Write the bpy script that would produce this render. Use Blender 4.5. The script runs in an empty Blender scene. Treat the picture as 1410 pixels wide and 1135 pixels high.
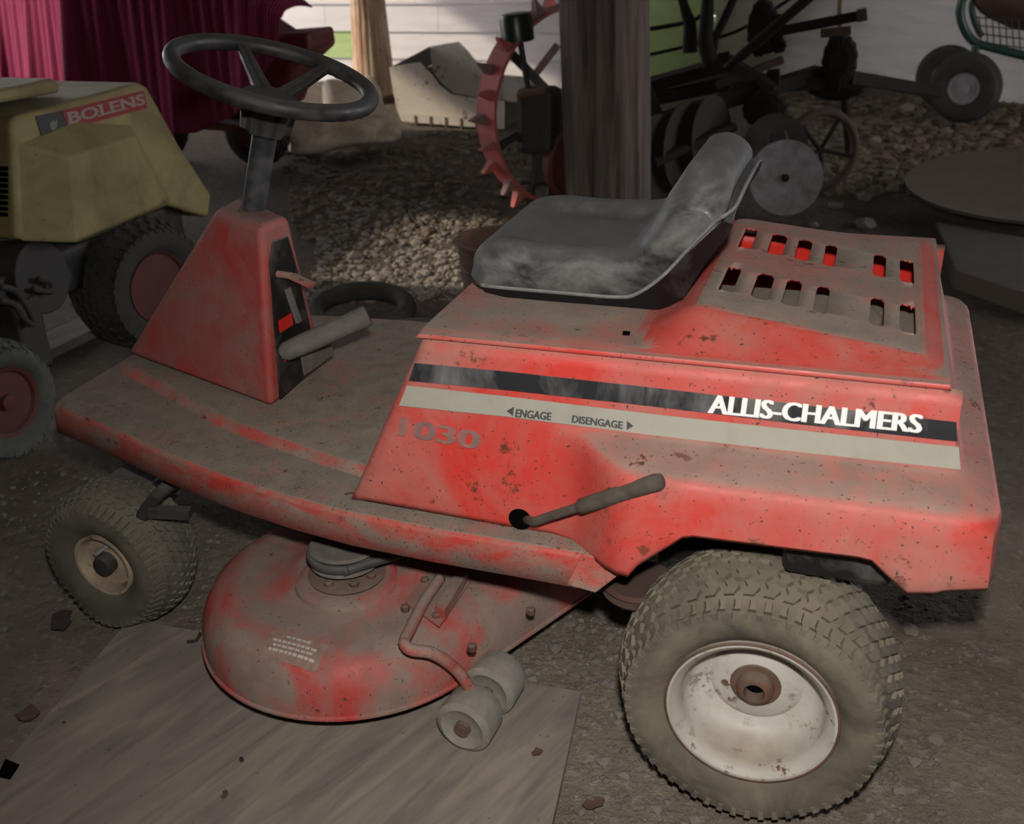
import bpy, bmesh, math, random
from mathutils import Vector, Matrix, noise
random.seed(7)
S = bpy.context.scene
COL = S.collection
# ------------------------------------------------------------------ camera
CR = Matrix(((0.9500699, -0.1107083, 0.2917375), (0.3108610, 0.4169024, -0.8541415), (-0.0270655, 0.9021840, 0.4305014)))
CP = Vector((0.07089, -1.17871, 1.21175)); FPX = 1470.0
cam = bpy.data.cameras.new('camera'); cam.sensor_fit = 'HORIZONTAL'; cam.sensor_width = 36.0
cam.lens = 36.0 * FPX / 1410.0; cam.clip_start = .02
cam.dof.use_dof = True; cam.dof.focus_distance = 1.75; cam.dof.aperture_fstop = 6.3
camo = bpy.data.objects.new('camera', cam); COL.objects.link(camo)
camo.matrix_world = Matrix.Translation(CP) @ CR.to_4x4()
S.camera = camo
# ------------------------------------------------------------------ world, sun, flash, exposure
W = bpy.data.worlds.new('sky'); S.world = W; W.use_nodes = True
W.node_tree.nodes['Background'].inputs[0].default_value = (.97, .96, 1.0, 1)
W.node_tree.nodes['Background'].inputs[1].default_value = 4.6
sun = bpy.data.lights.new('sun', 'SUN'); sun.energy = 4.2; sun.angle = .03; sun.color = (1, .87, .70)
so = bpy.data.objects.new('sun', sun); COL.objects.link(so); so.location = (-6, 3, 6)
SUND = Vector((1, .45, -.60)).normalized()
so.rotation_euler = SUND.to_track_quat('-Z', 'Y').to_euler()
fl = bpy.data.lights.new('camera_flash', 'SPOT'); fl.energy = 108; fl.shadow_soft_size = .025; fl.color = (1, .97, .92)
fl.spot_size = math.radians(108); fl.spot_blend = 1.0
fo = bpy.data.objects.new('camera_flash', fl); COL.objects.link(fo)
fo.location = CP + CR @ Vector((.02, .13, .03))
fo.rotation_euler = (Vector((-.02, .15, .40)) - fo.location).to_track_quat('-Z', 'Y').to_euler()
S.view_settings.view_transform = 'Standard'; S.view_settings.look = 'None'
S.view_settings.exposure = 0.0; S.view_settings.gamma = 1.0; S.view_settings.use_curve_mapping = False

# ------------------------------------------------------------------ helpers
def ray(u, v): return CR @ Vector((u - 705.0, 567.5 - v, -FPX))
def at(u, v, x=None, y=None, z=None):
    d = ray(u, v)
    i, val = (0, x) if x is not None else ((1, y) if y is not None else (2, z))
    return CP + d * ((val - CP[i]) / d[i])
def at_plane(u, v, p0, n):
    d = ray(u, v); return CP + d * ((p0 - CP).dot(n) / d.dot(n))
WM = {}
def wmat(o): return WM.get(o.name, Matrix.Identity(4))
def tag(o, label=None, cat=None, group=None, kind=None):
    if label: o['label'] = label
    if cat: o['category'] = cat
    if group: o['group'] = group
    if kind: o['kind'] = kind
    return o
def thing(name, loc, label, cat, group=None, rz=0):
    o = bpy.data.objects.new(name, None); COL.objects.link(o); o.empty_display_size = .1
    o.location = loc; o.rotation_euler = (0, 0, rz)
    WM[o.name] = Matrix.Translation(Vector(loc)) @ Matrix.Rotation(rz, 4, 'Z')
    return tag(o, label, cat, group)
def node(name, loc, parent):          # an Empty part that holds sub-parts
    o = bpy.data.objects.new(name, None); COL.objects.link(o); o.empty_display_size = .05
    o.parent = parent; o.matrix_parent_inverse = wmat(parent).inverted()
    o.location = loc; WM[o.name] = Matrix.Translation(Vector(loc)); return o
def obj(name, me, m, parent=None, smooth=None, label=None):
    o = bpy.data.objects.new(name, me); COL.objects.link(o)
    if isinstance(m, (list, tuple)):
        for k in m: me.materials.append(k)
    elif m is not None and not me.materials: me.materials.append(m)
    if parent is not None:
        o.parent = parent; o.matrix_parent_inverse = wmat(parent).inverted()
    WM[o.name] = Matrix.Identity(4)
    if smooth is not None: shade(me, smooth)
    if label: o['label'] = label
    return o
def shade(me, ang):
    if ang >= 180:
        me.polygons.foreach_set('use_smooth', [True] * len(me.polygons)); return
    bm = bmesh.new(); bm.from_mesh(me); a = math.radians(ang)
    for f in bm.faces: f.smooth = True
    for e in bm.edges:
        if len(e.link_faces) == 2 and e.calc_face_angle(0) > a: e.smooth = False
    bm.to_mesh(me); bm.free()
def mk(name, bm, m, parent=None, smooth=None, bevel=0, seg=2, sub=0, solid=0, fix=True, label=None, wobble=0, wscale=5.0):
    if fix: bmesh.ops.recalc_face_normals(bm, faces=bm.faces)
    if wobble:
        for v in bm.verts:
            v.co += wobble * noise.noise_vector(v.co * wscale)
    me = bpy.data.meshes.new(name); bm.to_mesh(me); bm.free()
    o = obj(name, me, m, parent, smooth, label)
    if solid:
        s = o.modifiers.new('solid', 'SOLIDIFY'); s.thickness = solid; s.offset = -1
        if isinstance(m, (list, tuple)) and len(m) > 1: s.material_offset = 1; s.material_offset_rim = 0
    if bevel:
        b = o.modifiers.new('bevel', 'BEVEL'); b.width = bevel; b.segments = seg; b.limit_method = 'ANGLE'; b.angle_limit = math.radians(35)
    if sub:
        s = o.modifiers.new('sub', 'SUBSURF'); s.levels = sub; s.render_levels = sub
    return o
def frame(d):
    d = Vector(d).normalized(); a = Vector((0, 0, 1)) if abs(d.z) < .9 else Vector((1, 0, 0))
    x = d.cross(a).normalized(); y = d.cross(x).normalized(); return x, y, d
def B(): return bmesh.new()
def poly_ring(bm, pts): return [bm.verts.new(p) for p in pts]
def bridge(bm, r0, r1, closed=True):
    n = len(r0)
    for i in range(n if closed else n - 1):
        j = (i + 1) % n
        try: bm.faces.new((r0[i], r0[j], r1[j], r1[i]))
        except ValueError: pass
def cap(bm, r):
    try: bm.faces.new(r)
    except ValueError: pass
def loft(bm, rings, c0=True, c1=True, closed=True):
    R = [poly_ring(bm, r) for r in rings]
    for a, b in zip(R, R[1:]): bridge(bm, a, b, closed)
    if c0: cap(bm, R[0][::-1])
    if c1: cap(bm, R[-1])
    return R
def lathe(bm, prof, o, d, n=48, closed=False, fn=None, caps=True):
    """prof: list of (radius, along)"""
    x, y, d = frame(d); o = Vector(o); R = []
    for r, a in prof:
        ring = []
        for k in range(n):
            t = 2 * math.pi * k / n; rr = r if fn is None else fn(r, a, t)
            ring.append(bm.verts.new(o + d * a + (x * math.cos(t) + y * math.sin(t)) * rr))
        R.append(ring)
    for a, b in zip(R, R[1:]): bridge(bm, a, b)
    if closed: bridge(bm, R[-1], R[0])
    elif caps:
        cap(bm, R[0][::-1]); cap(bm, R[-1])
    return R
def cyl(bm, a, b, r0, r1=None, n=20):
    a = Vector(a); b = Vector(b); r1 = r0 if r1 is None else r1
    return lathe(bm, [(r0, 0), (r1, (b - a).length)], a, b - a, n)
def smooth_path(pts, k=6):
    P = [Vector(p) for p in pts]; out = []
    for i in range(len(P) - 1):
        p0 = P[max(i - 1, 0)]; p1 = P[i]; p2 = P[i + 1]; p3 = P[min(i + 2, len(P) - 1)]
        for j in range(k):
            t = j / k
            out.append(.5 * ((2 * p1) + (p2 - p0) * t + (2 * p0 - 5 * p1 + 4 * p2 - p3) * t * t + (3 * p1 - p0 - 3 * p2 + p3) * t ** 3))
    out.append(P[-1]); return out
def tube(bm, pts, r, n=12, k=6, closed=False):
    P = smooth_path(pts, k) if k > 1 else [Vector(p) for p in pts]
    rs = r if callable(r) else (lambda t: r); rings = []; x = None
    for i, p in enumerate(P):
        d = (P[min(i + 1, len(P) - 1)] - P[max(i - 1, 0)]).normalized()
        if x is None: x, _, _ = frame(d)
        x = (x - d * x.dot(d)).normalized(); y = d.cross(x)
        rr = rs(i / (len(P) - 1))
        rings.append([p + (x * math.cos(2 * math.pi * q / n) + y * math.sin(2 * math.pi * q / n)) * rr for q in range(n)])
    loft(bm, rings)
def beam(bm, a, b, w, h, up=(0, 0, 1)):
    a = Vector(a); b = Vector(b); d = (b - a).normalized(); s = d.cross(Vector(up)).normalized(); u = s.cross(d)
    q = [(-1, -1), (1, -1), (1, 1), (-1, 1)]
    loft(bm, [[p + s * i * w / 2 + u * j * h / 2 for i, j in q] for p in (a, b)])
def box(bm, lo, hi):
    x0, y0, z0 = lo; x1, y1, z1 = hi
    loft(bm, [[(x0, y0, z), (x1, y0, z), (x1, y1, z), (x0, y1, z)] for z in (z0, z1)])
def prism(bm, pts, off):
    off = Vector(off); loft(bm, [[Vector(p) for p in pts], [Vector(p) + off for p in pts]])
def torus(bm, o, d, R, r, n=48, m=12, fn=None):
    x, y, d = frame(d); o = Vector(o); rings = []
    for k in range(n):
        t = 2 * math.pi * k / n; e = x * math.cos(t) + y * math.sin(t); ring = []
        for q in range(m):
            s = 2 * math.pi * q / m; rr = r if fn is None else fn(t, s)
            ring.append(bm.verts.new(o + e * (R + rr * math.cos(s)) + d * rr * math.sin(s)))
        rings.append(ring)
    for i in range(n): bridge(bm, rings[i], rings[(i + 1) % n])
def sstep(a, b, x):
    if a > b: return 1 - sstep(b, a, x)
    t = max(0, min(1, (x - a) / (b - a))); return t * t * (3 - 2 * t)
def interp(tab, x):
    if x <= tab[0][0]: return tab[0][1]
    for (a, p), (b, q) in zip(tab, tab[1:]):
        if x <= b: return p + (q - p) * (x - a) / (b - a)
    return tab[-1][1]
def text_mesh(body, bold=0.0):
    cu = bpy.data.curves.new('t', 'FONT'); cu.body = body; cu.offset = bold; cu.resolution_u = 3
    o = bpy.data.objects.new('t', cu); COL.objects.link(o)
    dg = bpy.context.evaluated_depsgraph_get(); me = bpy.data.meshes.new_from_object(o.evaluated_get(dg))
    bpy.data.objects.remove(o); bpy.data.curves.remove(cu); return me
def quad_map(c):
    bl, br, tr, tl = [Vector(p) for p in c]
    return lambda s, t: bl * (1 - s) * (1 - t) + br * s * (1 - t) + tr * s * t + tl * (1 - s) * t
def lettering(name, body, c, m, parent, lift, bold=0.0, extra=None, shift=.03):
    me = text_mesh(body, bold); xs = [v.co.x for v in me.vertices]; ys = [v.co.y for v in me.vertices]
    x0, x1, y0, y1 = min(xs), max(xs), min(ys), max(ys); f = quad_map(c); L = Vector(lift)
    for v in me.vertices: v.co = f((v.co.x - x0) / (x1 - x0), (v.co.y - y0) / (y1 - y0)) + L
    me.polygons.foreach_set('use_smooth', [False] * len(me.polygons))
    bm = B(); wd = (f(1, 0) - f(0, 0)).normalized(); ht_ = (f(0, 1) - f(0, 0)).length
    for k in (-1.5, -.75, 0, .75, 1.5):
        m2 = me.copy()
        for v in m2.vertices: v.co += wd * (k * shift * ht_) + L.normalized() * (k * .00012)
        bm.from_mesh(m2); bpy.data.meshes.remove(m2)
    if extra:
        for q in extra: bm.faces.new([bm.verts.new(f(s, t) + L) for s, t in q])
    return mk(name, bm, m, parent, solid=.0004, fix=False)

# ------------------------------------------------------------------ materials
def srgb(r, g, b): return tuple(((c / 255) / 12.92 if c / 255 <= .04045 else ((c / 255 + .055) / 1.055) ** 2.4) for c in (r, g, b)) + (1,)
class NT:
    def __init__(s, name):
        s.m = bpy.data.materials.new(name); s.m.use_nodes = True; s.t = s.m.node_tree; s.n = s.t.nodes
        s.p = s.n['Principled BSDF']; s.tc = s.n.new('ShaderNodeTexCoord'); s.geo = s.n.new('ShaderNodeNewGeometry')
    def link(s, a, b): s.t.links.new(a, b)
    def noise(s, scale, detail=4, rough=.6, stretch=None, dist=0.0, src='Object'):
        q = s.n.new('ShaderNodeTexNoise'); q.inputs['Scale'].default_value = scale; q.inputs['Detail'].default_value = detail
        q.inputs['Roughness'].default_value = rough; q.inputs['Distortion'].default_value = dist
        v = s.tc.outputs[src]
        if stretch:
            mp = s.n.new('ShaderNodeMapping'); mp.inputs['Scale'].default_value = stretch[:3]
            if len(stretch) > 3:
                mp.vector_type = 'TEXTURE'; mp.inputs['Rotation'].default_value = (0, 0, stretch[3]); mp.inputs['Scale'].default_value = tuple(1 / q for q in stretch[:3])
            s.link(v, mp.inputs[0]); v = mp.outputs[0]
        s.link(v, q.inputs['Vector']); return q.outputs['Fac']
    def rng(s, v, a, b, c=0.0, d=1.0):
        q = s.n.new('ShaderNodeMapRange'); q.inputs[1].default_value = a; q.inputs[2].default_value = b
        q.inputs[3].default_value = c; q.inputs[4].default_value = d; q.clamp = True
        s.link(v, q.inputs[0]); return q.outputs[0]
    def math(s, op, a, b=0.0):
        q = s.n.new('ShaderNodeMath'); q.operation = op; q.use_clamp = False
        for i, x in enumerate((a, b)):
            if isinstance(x, (int, float)): q.inputs[i].default_value = x
            else: s.link(x, q.inputs[i])
        return q.outputs[0]
    def mix(s, f, a, b):
        q = s.n.new('ShaderNodeMix'); q.data_type = 'RGBA'
        if isinstance(f, (int, float)): q.inputs[0].default_value = f
        else: s.link(f, q.inputs[0])
        for i, x in ((6, a), (7, b)):
            if isinstance(x, tuple): q.inputs[i].default_value = x
            else: s.link(x, q.inputs[i])
        return q.outputs[2]
    def up(s, a, b):
        q = s.n.new('ShaderNodeSeparateXYZ'); s.link(s.geo.outputs['True Normal' if 'hood' in s.m.name else 'Normal'], q.inputs[0]); return s.rng(q.outputs['Z'], a, b)
    def bump(s, h, strength=.3, dist=.01):
        q = s.n.new('ShaderNodeBump'); q.inputs['Strength'].default_value = strength; q.inputs['Distance'].default_value = dist
        s.link(h, q.inputs['Height']); s.link(q.outputs[0], s.p.inputs['Normal'])
    def out(s, col, rough=.6, metal=0.0, spec=.5):
        if isinstance(col, tuple): s.p.inputs['Base Color'].default_value = col
        else: s.link(col, s.p.inputs['Base Color'])
        if isinstance(rough, (int, float)): s.p.inputs['Roughness'].default_value = rough
        else: s.link(rough, s.p.inputs['Roughness'])
        s.p.inputs['Metallic'].default_value = metal
        s.p.inputs['Specular IOR Level'].default_value = spec; return s.m
DUST = (.30, .235, .19, 1); DUST2 = (.22, .185, .15, 1)
RUST = (.115, .04, .018, 1)
def dusty(name, base, dust=DUST, wall=(.42, .68, .10, .55), upr=(.25, .8), upmax=.95, scale=7, rough=.38, rust=.0, speck=.0, stretch=None, grain=.06, spec=.5, base2=None):
    """base colour with settled dust: streaky on steep faces, thick on faces that look up; rust spots"""
    t = NT(name); n1 = t.noise(scale, 6, .65, stretch, .6); n2 = t.noise(scale * 6, 3, .6)
    b = base
    if base2: b = t.mix(t.rng(t.noise(scale * .8, 4), .4, .6), base, base2)
    film = t.rng(n1, wall[0], wall[1], wall[2], wall[3])
    up = t.math('MULTIPLY', t.up(*upr), t.rng(t.math('ADD', n1, t.math('MULTIPLY', n2, .5)), .45, .8, upmax * .55, upmax))
    f = t.math('MAXIMUM', film, up)
    dc = t.mix(t.rng(t.noise(scale * 3, 5), .3, .7), dust, tuple(c * .72 for c in dust[:3]) + (1,))
    c = t.mix(f, b, dc)
    if rust:
        rs = t.rng(t.noise(scale * 5.5, 5, .7), .66 - rust * .12, .72 - rust * .12)
        big = t.rng(t.noise(scale * 1.3, 2), .45, .62); rs = t.math('MULTIPLY', rs, big); c = t.mix(rs, c, RUST)
    if speck:
        sp = t.rng(t.noise(scale * 34, 2, .5), .70 - speck * .1, .74 - speck * .1); c = t.mix(sp, c, (.05, .04, .03, 1))
    t.bump(t.noise(scale * 30, 3), grain, .004)
    return t.out(c, t.rng(f, 0, .8, rough, .92), 0, spec)
M = {}
RED = (.60, .026, .018, 1)
M['red'] = dusty('red_paint', RED, wall=(.34, .66, .10, .66), scale=6, rough=.30, rust=.55, speck=.3, upr=(.35, .85), upmax=.9, grain=.03)
M['red_hood'] = dusty('red_hood_paint', RED, wall=(.34, .68, .10, .58), scale=6, rough=.28, rust=.45, speck=.25, upr=(.955, .992), upmax=1.0, grain=.03)
M['red_inside'] = NT('red_inside').out((.62, .022, .012, 1), .5)
M['red_tower'] = dusty('red_tower_paint', (.42, .022, .018, 1), dust=(.235, .165, .14, 1), wall=(.30, .62, .10, .78), scale=7, rough=.5, speck=.3, upr=(.5, .9), upmax=.85)
M['red_plat'] = dusty('red_platform_paint', (.52, .03, .022, 1), dust=(.26, .215, .17, 1), wall=(.36, .60, .12, .9), scale=9, rough=.5, speck=.5, rust=.5, upr=(.80, .95), upmax=1.12, stretch=(1, 1, 2.2))
M['red_deck'] = dusty('red_deck_paint', (.45, .03, .026, 1), dust=(.25, .19, .155, 1), wall=(.36, .56, .15, .95), scale=6.5, rough=.42, speck=.25, rust=.25, upr=(.93, .998), upmax=1.05)
M['red_arm'] = dusty('red_arm_paint', (.38, .035, .025, 1), wall=(.35, .6, .15, .85), scale=20, rough=.5, rust=.8, speck=.6)
M['seat'] = dusty('black_vinyl', (.012, .014, .018, 1), dust=(.20, .195, .18, 1), wall=(.38, .66, .08, .85), scale=11, rough=.34, upr=(.3, 1.0), upmax=.62, speck=.2, stretch=(1, 1, 1.6))
M['pan'] = dusty('black_pan', (.005, .005, .006, 1), dust=(.14, .13, .12, 1), wall=(.55, .85, .0, .35), scale=16, rough=.35, upr=(.5, .95), upmax=.6)
M['piping'] = dusty('grey_piping', (.10, .10, .10, 1), dust=(.3, .28, .25, 1), scale=20, rough=.6)
M['steer'] = dusty('steering_plastic', (.010, .010, .012, 1), dust=(.10, .094, .082, 1), wall=(.38, .7, .05, .6), scale=16, rough=.38, upr=(.3, 1), upmax=.7)
M['column'] = dusty('column_paint', (.018, .019, .024, 1), dust=(.13, .13, .125, 1), wall=(.44, .72, .02, .6), scale=16, rough=.5)
M['tyre'] = dusty('dusty_tyre', (.035, .033, .030, 1), dust=(.21, .176, .124, 1), wall=(.38, .60, .25, .88), scale=8, rough=.8, upr=(0, .8), upmax=.95, grain=.15)
M['tyre_side'] = dusty('dusty_sidewall', (.03, .03, .028, 1), dust=(.17, .145, .105, 1), wall=(.33, .62, .30, .75), scale=8, rough=.7, upr=(-.1, .7), upmax=.9, grain=.1)
M['rim_white'] = dusty('white_rim', (.50, .475, .43, 1), dust=(.34, .27, .2, 1), wall=(.45, .75, 0, .5), scale=9, rough=.45, rust=.9, upr=(.55, .95), upmax=.75, base2=(.43, .40, .35, 1))
M['rim_tan'] = dusty('tan_rim', (.38, .30, .21, 1), dust=(.25, .19, .13, 1), scale=16, rough=.6, rust=.9)
M['rust'] = dusty('rusty_steel', (.13, .05, .025, 1), dust=(.17, .12, .09, 1), scale=18, rough=.8, base2=(.07, .035, .022, 1))
M['dark_metal'] = dusty('dark_metal', (.018, .017, .016, 1), dust=(.08, .07, .06, 1), wall=(.4, .7, .1, .6), scale=14, rough=.6)
M['black'] = dusty('black_paint', (.008, .008, .008, 1), dust=(.14, .125, .11, 1), wall=(.48, .72, .02, .45), scale=20, rough=.4)
M['grey_metal'] = dusty('dusty_grey_metal', (.07, .065, .06, 1), dust=(.165, .145, .125, 1), wall=(.3, .6, .3, .95), scale=18, rough=.6, speck=.3)
M['lever'] = dusty('muddy_grip', (.05, .04, .033, 1), dust=(.12, .095, .075, 1), wall=(.35, .6, .1, .8), scale=30, rough=.7)
M['roller'] = dusty('dusty_roller', (.06, .06, .06, 1), dust=(.27, .245, .21, 1), wall=(.25, .5, .55, .95), scale=16, rough=.85)
M['belt'] = dusty('belt_rubber', (.02, .02, .02, 1), dust=(.12, .11, .10, 1), scale=20, rough=.7)
M['decal_black'] = dusty('decal_black', (.016, .017, .020, 1), dust=(.26, .25, .24, 1), wall=(.46, .66, .02, .55), scale=8, rough=.35, stretch=(1, 1, .6))
M['decal_silver'] = dusty('decal_silver', (.36, .345, .29, 1), dust=(.30, .26, .20, 1), wall=(.40, .7, 0, .6), scale=9, rough=.34)
M['decal_white'] = NT('decal_white').out((.80, .78, .76, 1), .5)
M['decal_text'] = NT('decal_text').out((.055, .055, .06, 1), .6)
M['decal_worn'] = dusty('worn_number', (.13, .10, .10, 1), dust=(.42, .16, .13, 1), wall=(.34, .60, .15, .80), scale=24, rough=.6)
M['deck_label'] = dusty('deck_label', (.36, .26, .23, 1), dust=(.27, .17, .13, 1), scale=26, rough=.6)
M['label_line'] = NT('label_line').out((.43, .38, .34, 1), .7)
M['engine'] = dusty('dusty_engine', (.17, .14, .11, 1), dust=(.25, .205, .165, 1), scale=20, rough=.9)
M['hole'] = NT('hole_black').out((.003, .003, .003, 1), .9, 0, .0)
M['yellow'] = dusty('yellow_paint', (.33, .27, .10, 1), dust=(.16, .125, .07, 1), wall=(.38, .72, .15, .8), scale=5, rough=.5, upr=(.5, .95), upmax=.55, speck=.1)
M['bolens_red'] = NT('sticker_red').out((.26, .016, .014, 1), .5)
M['bolens_text'] = NT('sticker_text').out((.30, .22, .20, 1), .5)
M['bolens_dark'] = NT('sticker_dark').out((.025, .028, .030, 1), .5)
M['bolens_crest'] = NT('sticker_crest').out((.16, .155, .12, 1), .5)
M['tyre_dark'] = dusty('dark_tyre', (.016, .015, .014, 1), dust=(.075, .067, .055, 1), wall=(.3, .65, .2, .7), scale=8, rough=.8)
M['tyre_green'] = dusty('grey_green_tyre', (.03, .033, .03, 1), dust=(.12, .13, .11, 1), wall=(.3, .6, .3, .9), scale=10, rough=.8)
M['red_rim'] = dusty('red_rim', (.10, .015, .010, 1), dust=(.07, .045, .035, 1), scale=9, rough=.6)
M['pink_red'] = dusty('faded_red', (.50, .075, .075, 1), dust=(.30, .18, .16, 1), wall=(.35, .65, .1, .7), scale=9, rough=.6)
M['lug_grey'] = dusty('lug_grey', (.22, .13, .125, 1), dust=(.24, .19, .17, 1), scale=12, rough=.7)
M['green_knob'] = NT('dark_green_cap').out((.014, .022, .016, 1), .35)
M['cloth'] = None
t = NT('maroon_cloth'); wv = t.n.new('ShaderNodeTexWave'); wv.inputs['Scale'].default_value = 26; wv.bands_direction = 'X'
t.link(t.tc.outputs['Object'], wv.inputs['Vector']); t.bump(wv.outputs['Fac'], .5, .01)
M['cloth'] = t.out(t.mix(t.noise(6), (.18, .022, .058, 1), (.23, .030, .075, 1)), .95, 0, .1)
M['machine_red'] = dusty('machine_red', (.13, .007, .008, 1), dust=(.12, .05, .05, 1), scale=6, rough=.35)
# wood post
t = NT('weathered_post'); g = t.noise(26, 7, .7, (1, 1, .045), .4); g2 = t.noise(5, 4, .6, (1, 1, .35))
c = t.mix(t.rng(g, .3, .72), (.045, .033, .027, 1), (.185, .15, .128, 1)); c = t.mix(t.rng(g2, .58, .75, 0, .6), c, (.15, .09, .05, 1))
t.bump(g, .9, .012); M['post'] = t.out(c, .9, 0, .2)
# plywood
t = NT('dusty_plywood'); g = t.noise(5, 6, .62, (.8, 5.0, 1, 1.22), .9); g2 = t.noise(2.6, 4)
c = t.mix(t.rng(g, .36, .68), (.275, .232, .185, 1), (.16, .135, .125, 1)); c = t.mix(t.rng(g2, .50, .70, 0, .6), c, (.165, .138, .125, 1))
c = t.mix(t.rng(t.noise(60, 2), .70, .76, 0, .6), c, (.10, .08, .06, 1))
t.bump(t.noise(90, 3), .12, .004); M['ply'] = t.out(c, .95, 0, .15)
# dirt
t = NT('dry_dirt'); g = t.noise(3.2, 7, .68, None, .3); g2 = t.noise(38, 5, .7); g3 = t.noise(.9, 3)
c = t.mix(t.rng(g, .35, .66), (.14, .113, .088, 1), (.215, .178, .14, 1)); c = t.mix(t.rng(g2, .55, .70, 0, .7), c, (.30, .265, .225, 1))
c = t.mix(t.rng(g2, .25, .42, .6, 0), c, (.05, .038, .028, 1)); c = t.mix(t.rng(g3, .52, .68, 0, .55), c, (.085, .062, .045, 1))
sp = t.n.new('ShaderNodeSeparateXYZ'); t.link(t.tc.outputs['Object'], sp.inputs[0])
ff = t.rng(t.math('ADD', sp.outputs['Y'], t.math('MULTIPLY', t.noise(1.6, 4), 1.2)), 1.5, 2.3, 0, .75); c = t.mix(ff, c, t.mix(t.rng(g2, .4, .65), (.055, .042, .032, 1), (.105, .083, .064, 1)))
t.bump(t.math('ADD', g2, g), .55, .03); M['dirt'] = t.out(c, .97, 0, .15)
def stone_mat(name, a, b):
    t = NT(name); g = t.noise(14, 4); q = t.n.new('ShaderNodeObjectInfo')
    t.bump(t.noise(50, 3), .3, .006); return t.out(t.mix(t.rng(g, .35, .65), a, b), .9, 0, .25)
M['stone'] = stone_mat('pale_stone', (.26, .23, .20, 1), (.14, .12, .10, 1))
M['stone2'] = stone_mat('grey_stone', (.20, .18, .155, 1), (.12, .105, .088, 1))
M['stone3'] = stone_mat('brown_stone', (.17, .13, .095, 1), (.11, .085, .06, 1))
M['leaf'] = NT('dead_leaf').out((.085, .048, .03, 1), .9)
M['leaf2'] = NT('dark_leaf').out((.035, .022, .018, 1), .9)
def siding(name, a, b):
    t = NT(name); g = t.noise(4, 4, .6, (.6, 1, 5)); t.bump(t.noise(30, 3), .05, .003); return t.out(t.mix(t.rng(g, .35, .65), a, b), .7, 0, .3)
M['white_side'] = siding('white_siding', (.70, .655, .64, 1), (.60, .56, .55, 1))
M['green_side'] = siding('green_siding', (.40, .52, .22, 1), (.34, .45, .18, 1))
M['barn'] = dusty('barn_board', (.05, .038, .028, 1), dust=(.09, .07, .055, 1), scale=3, rough=.9, stretch=(1, 1, .1))
M['enamel'] = dusty('rusty_enamel', (.58, .52, .45, 1), dust=(.42, .33, .24, 1), wall=(.45, .75, 0, .5), scale=4.5, rough=.5, rust=.8)
M['inside_dark'] = dusty('dark_trough_inside', (.05, .04, .03, 1), dust=(.09, .065, .045, 1), scale=5, rough=.9)  # darker brown than the enamel, for the trough's end, bottom and lining
M['col_rust'] = dusty('rusty_column', (.52, .40, .27, 1), dust=(.30, .15, .08, 1), wall=(.42, .62, .05, .95), scale=5, rough=.7, rust=.6, stretch=(2.5, 2.5, .35))
M['log'] = dusty('bleached_wood', (.58, .50, .38, 1), dust=(.33, .25, .17, 1), wall=(.42, .65, 0, .8), scale=5, rough=.9, stretch=(.4, 2, 2), upr=(2, 3))
M['disc'] = dusty('worn_disc_steel', (.20, .20, .21, 1), dust=(.14, .125, .11, 1), wall=(.35, .62, .1, .8), scale=11, rough=.42, speck=.6)
M['disc_dark'] = dusty('dark_disc_steel', (.03, .028, .026, 1), dust=(.045, .038, .032, 1), wall=(.3, .6, .3, .9), scale=11, rough=.85, spec=.12)
M['harrow'] = dusty('harrow_iron', (.009, .007, .006, 1), dust=(.032, .025, .020, 1), wall=(.4, .7, .1, .7), scale=9, rough=.75, spec=.15, upmax=.6)
M['cart_green'] = NT('cart_green').out((.012, .045, .033, 1), .4)
M['chrome'] = dusty('dull_hub', (.30, .30, .30, 1), dust=(.2, .19, .18, 1), scale=20, rough=.4)
M['sack'] = dusty('brown_load', (.07, .035, .02, 1), dust=(.1, .06, .04, 1), scale=7, rough=.9)
M['dish'] = dusty('dusty_dish', (.08, .058, .042, 1), dust=(.115, .088, .064, 1), wall=(.3, .6, .3, .9), scale=4, rough=.85)
M['slab'] = dusty('dusty_board', (.07, .055, .04, 1), dust=(.10, .078, .06, 1), scale=4, rough=.95)
M['rust_dark'] = dusty('dark_rust', (.05, .025, .016, 1), dust=(.07, .05, .04, 1), scale=18, rough=.85)
M['rope'] = NT('old_rope').out((.19, .13, .075, 1), .95)

# ------------------------------------------------------------------ setting
bm = B(); n = 110; X0, X1, Y0, Y1 = -7.0, 5.0, -3.6, 9.0; G = []
for j in range(n + 1):
    row = []
    for i in range(n + 1):
        x = X0 + (X1 - X0) * i / n; y = Y0 + (Y1 - Y0) * j / n
        k = sstep(.9, 2.2, math.hypot(max(abs(x + .6) - .9, 0) * 1.6, max(abs(y - .3) - .6, 0)) + .75)
        row.append(bm.verts.new((x, y, -.012 + .03 * k * noise.noise(Vector((x * 1.7, y * 1.7, 0))) - .004)))
    G.append(row)
for j in range(n):
    for i in range(n): bm.faces.new((G[j][i], G[j][i + 1], G[j + 1][i + 1], G[j + 1][i]))
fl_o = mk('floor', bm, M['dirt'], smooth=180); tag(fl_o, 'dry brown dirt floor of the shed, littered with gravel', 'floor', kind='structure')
def gz(x, y):
    k = sstep(.9, 2.2, math.hypot(max(abs(x + .6) - .9, 0) * 1.6, max(abs(y - .3) - .6, 0)) + .75)
    return -.016 + .03 * k * noise.noise(Vector((x * 1.7, y * 1.7, 0)))
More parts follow.
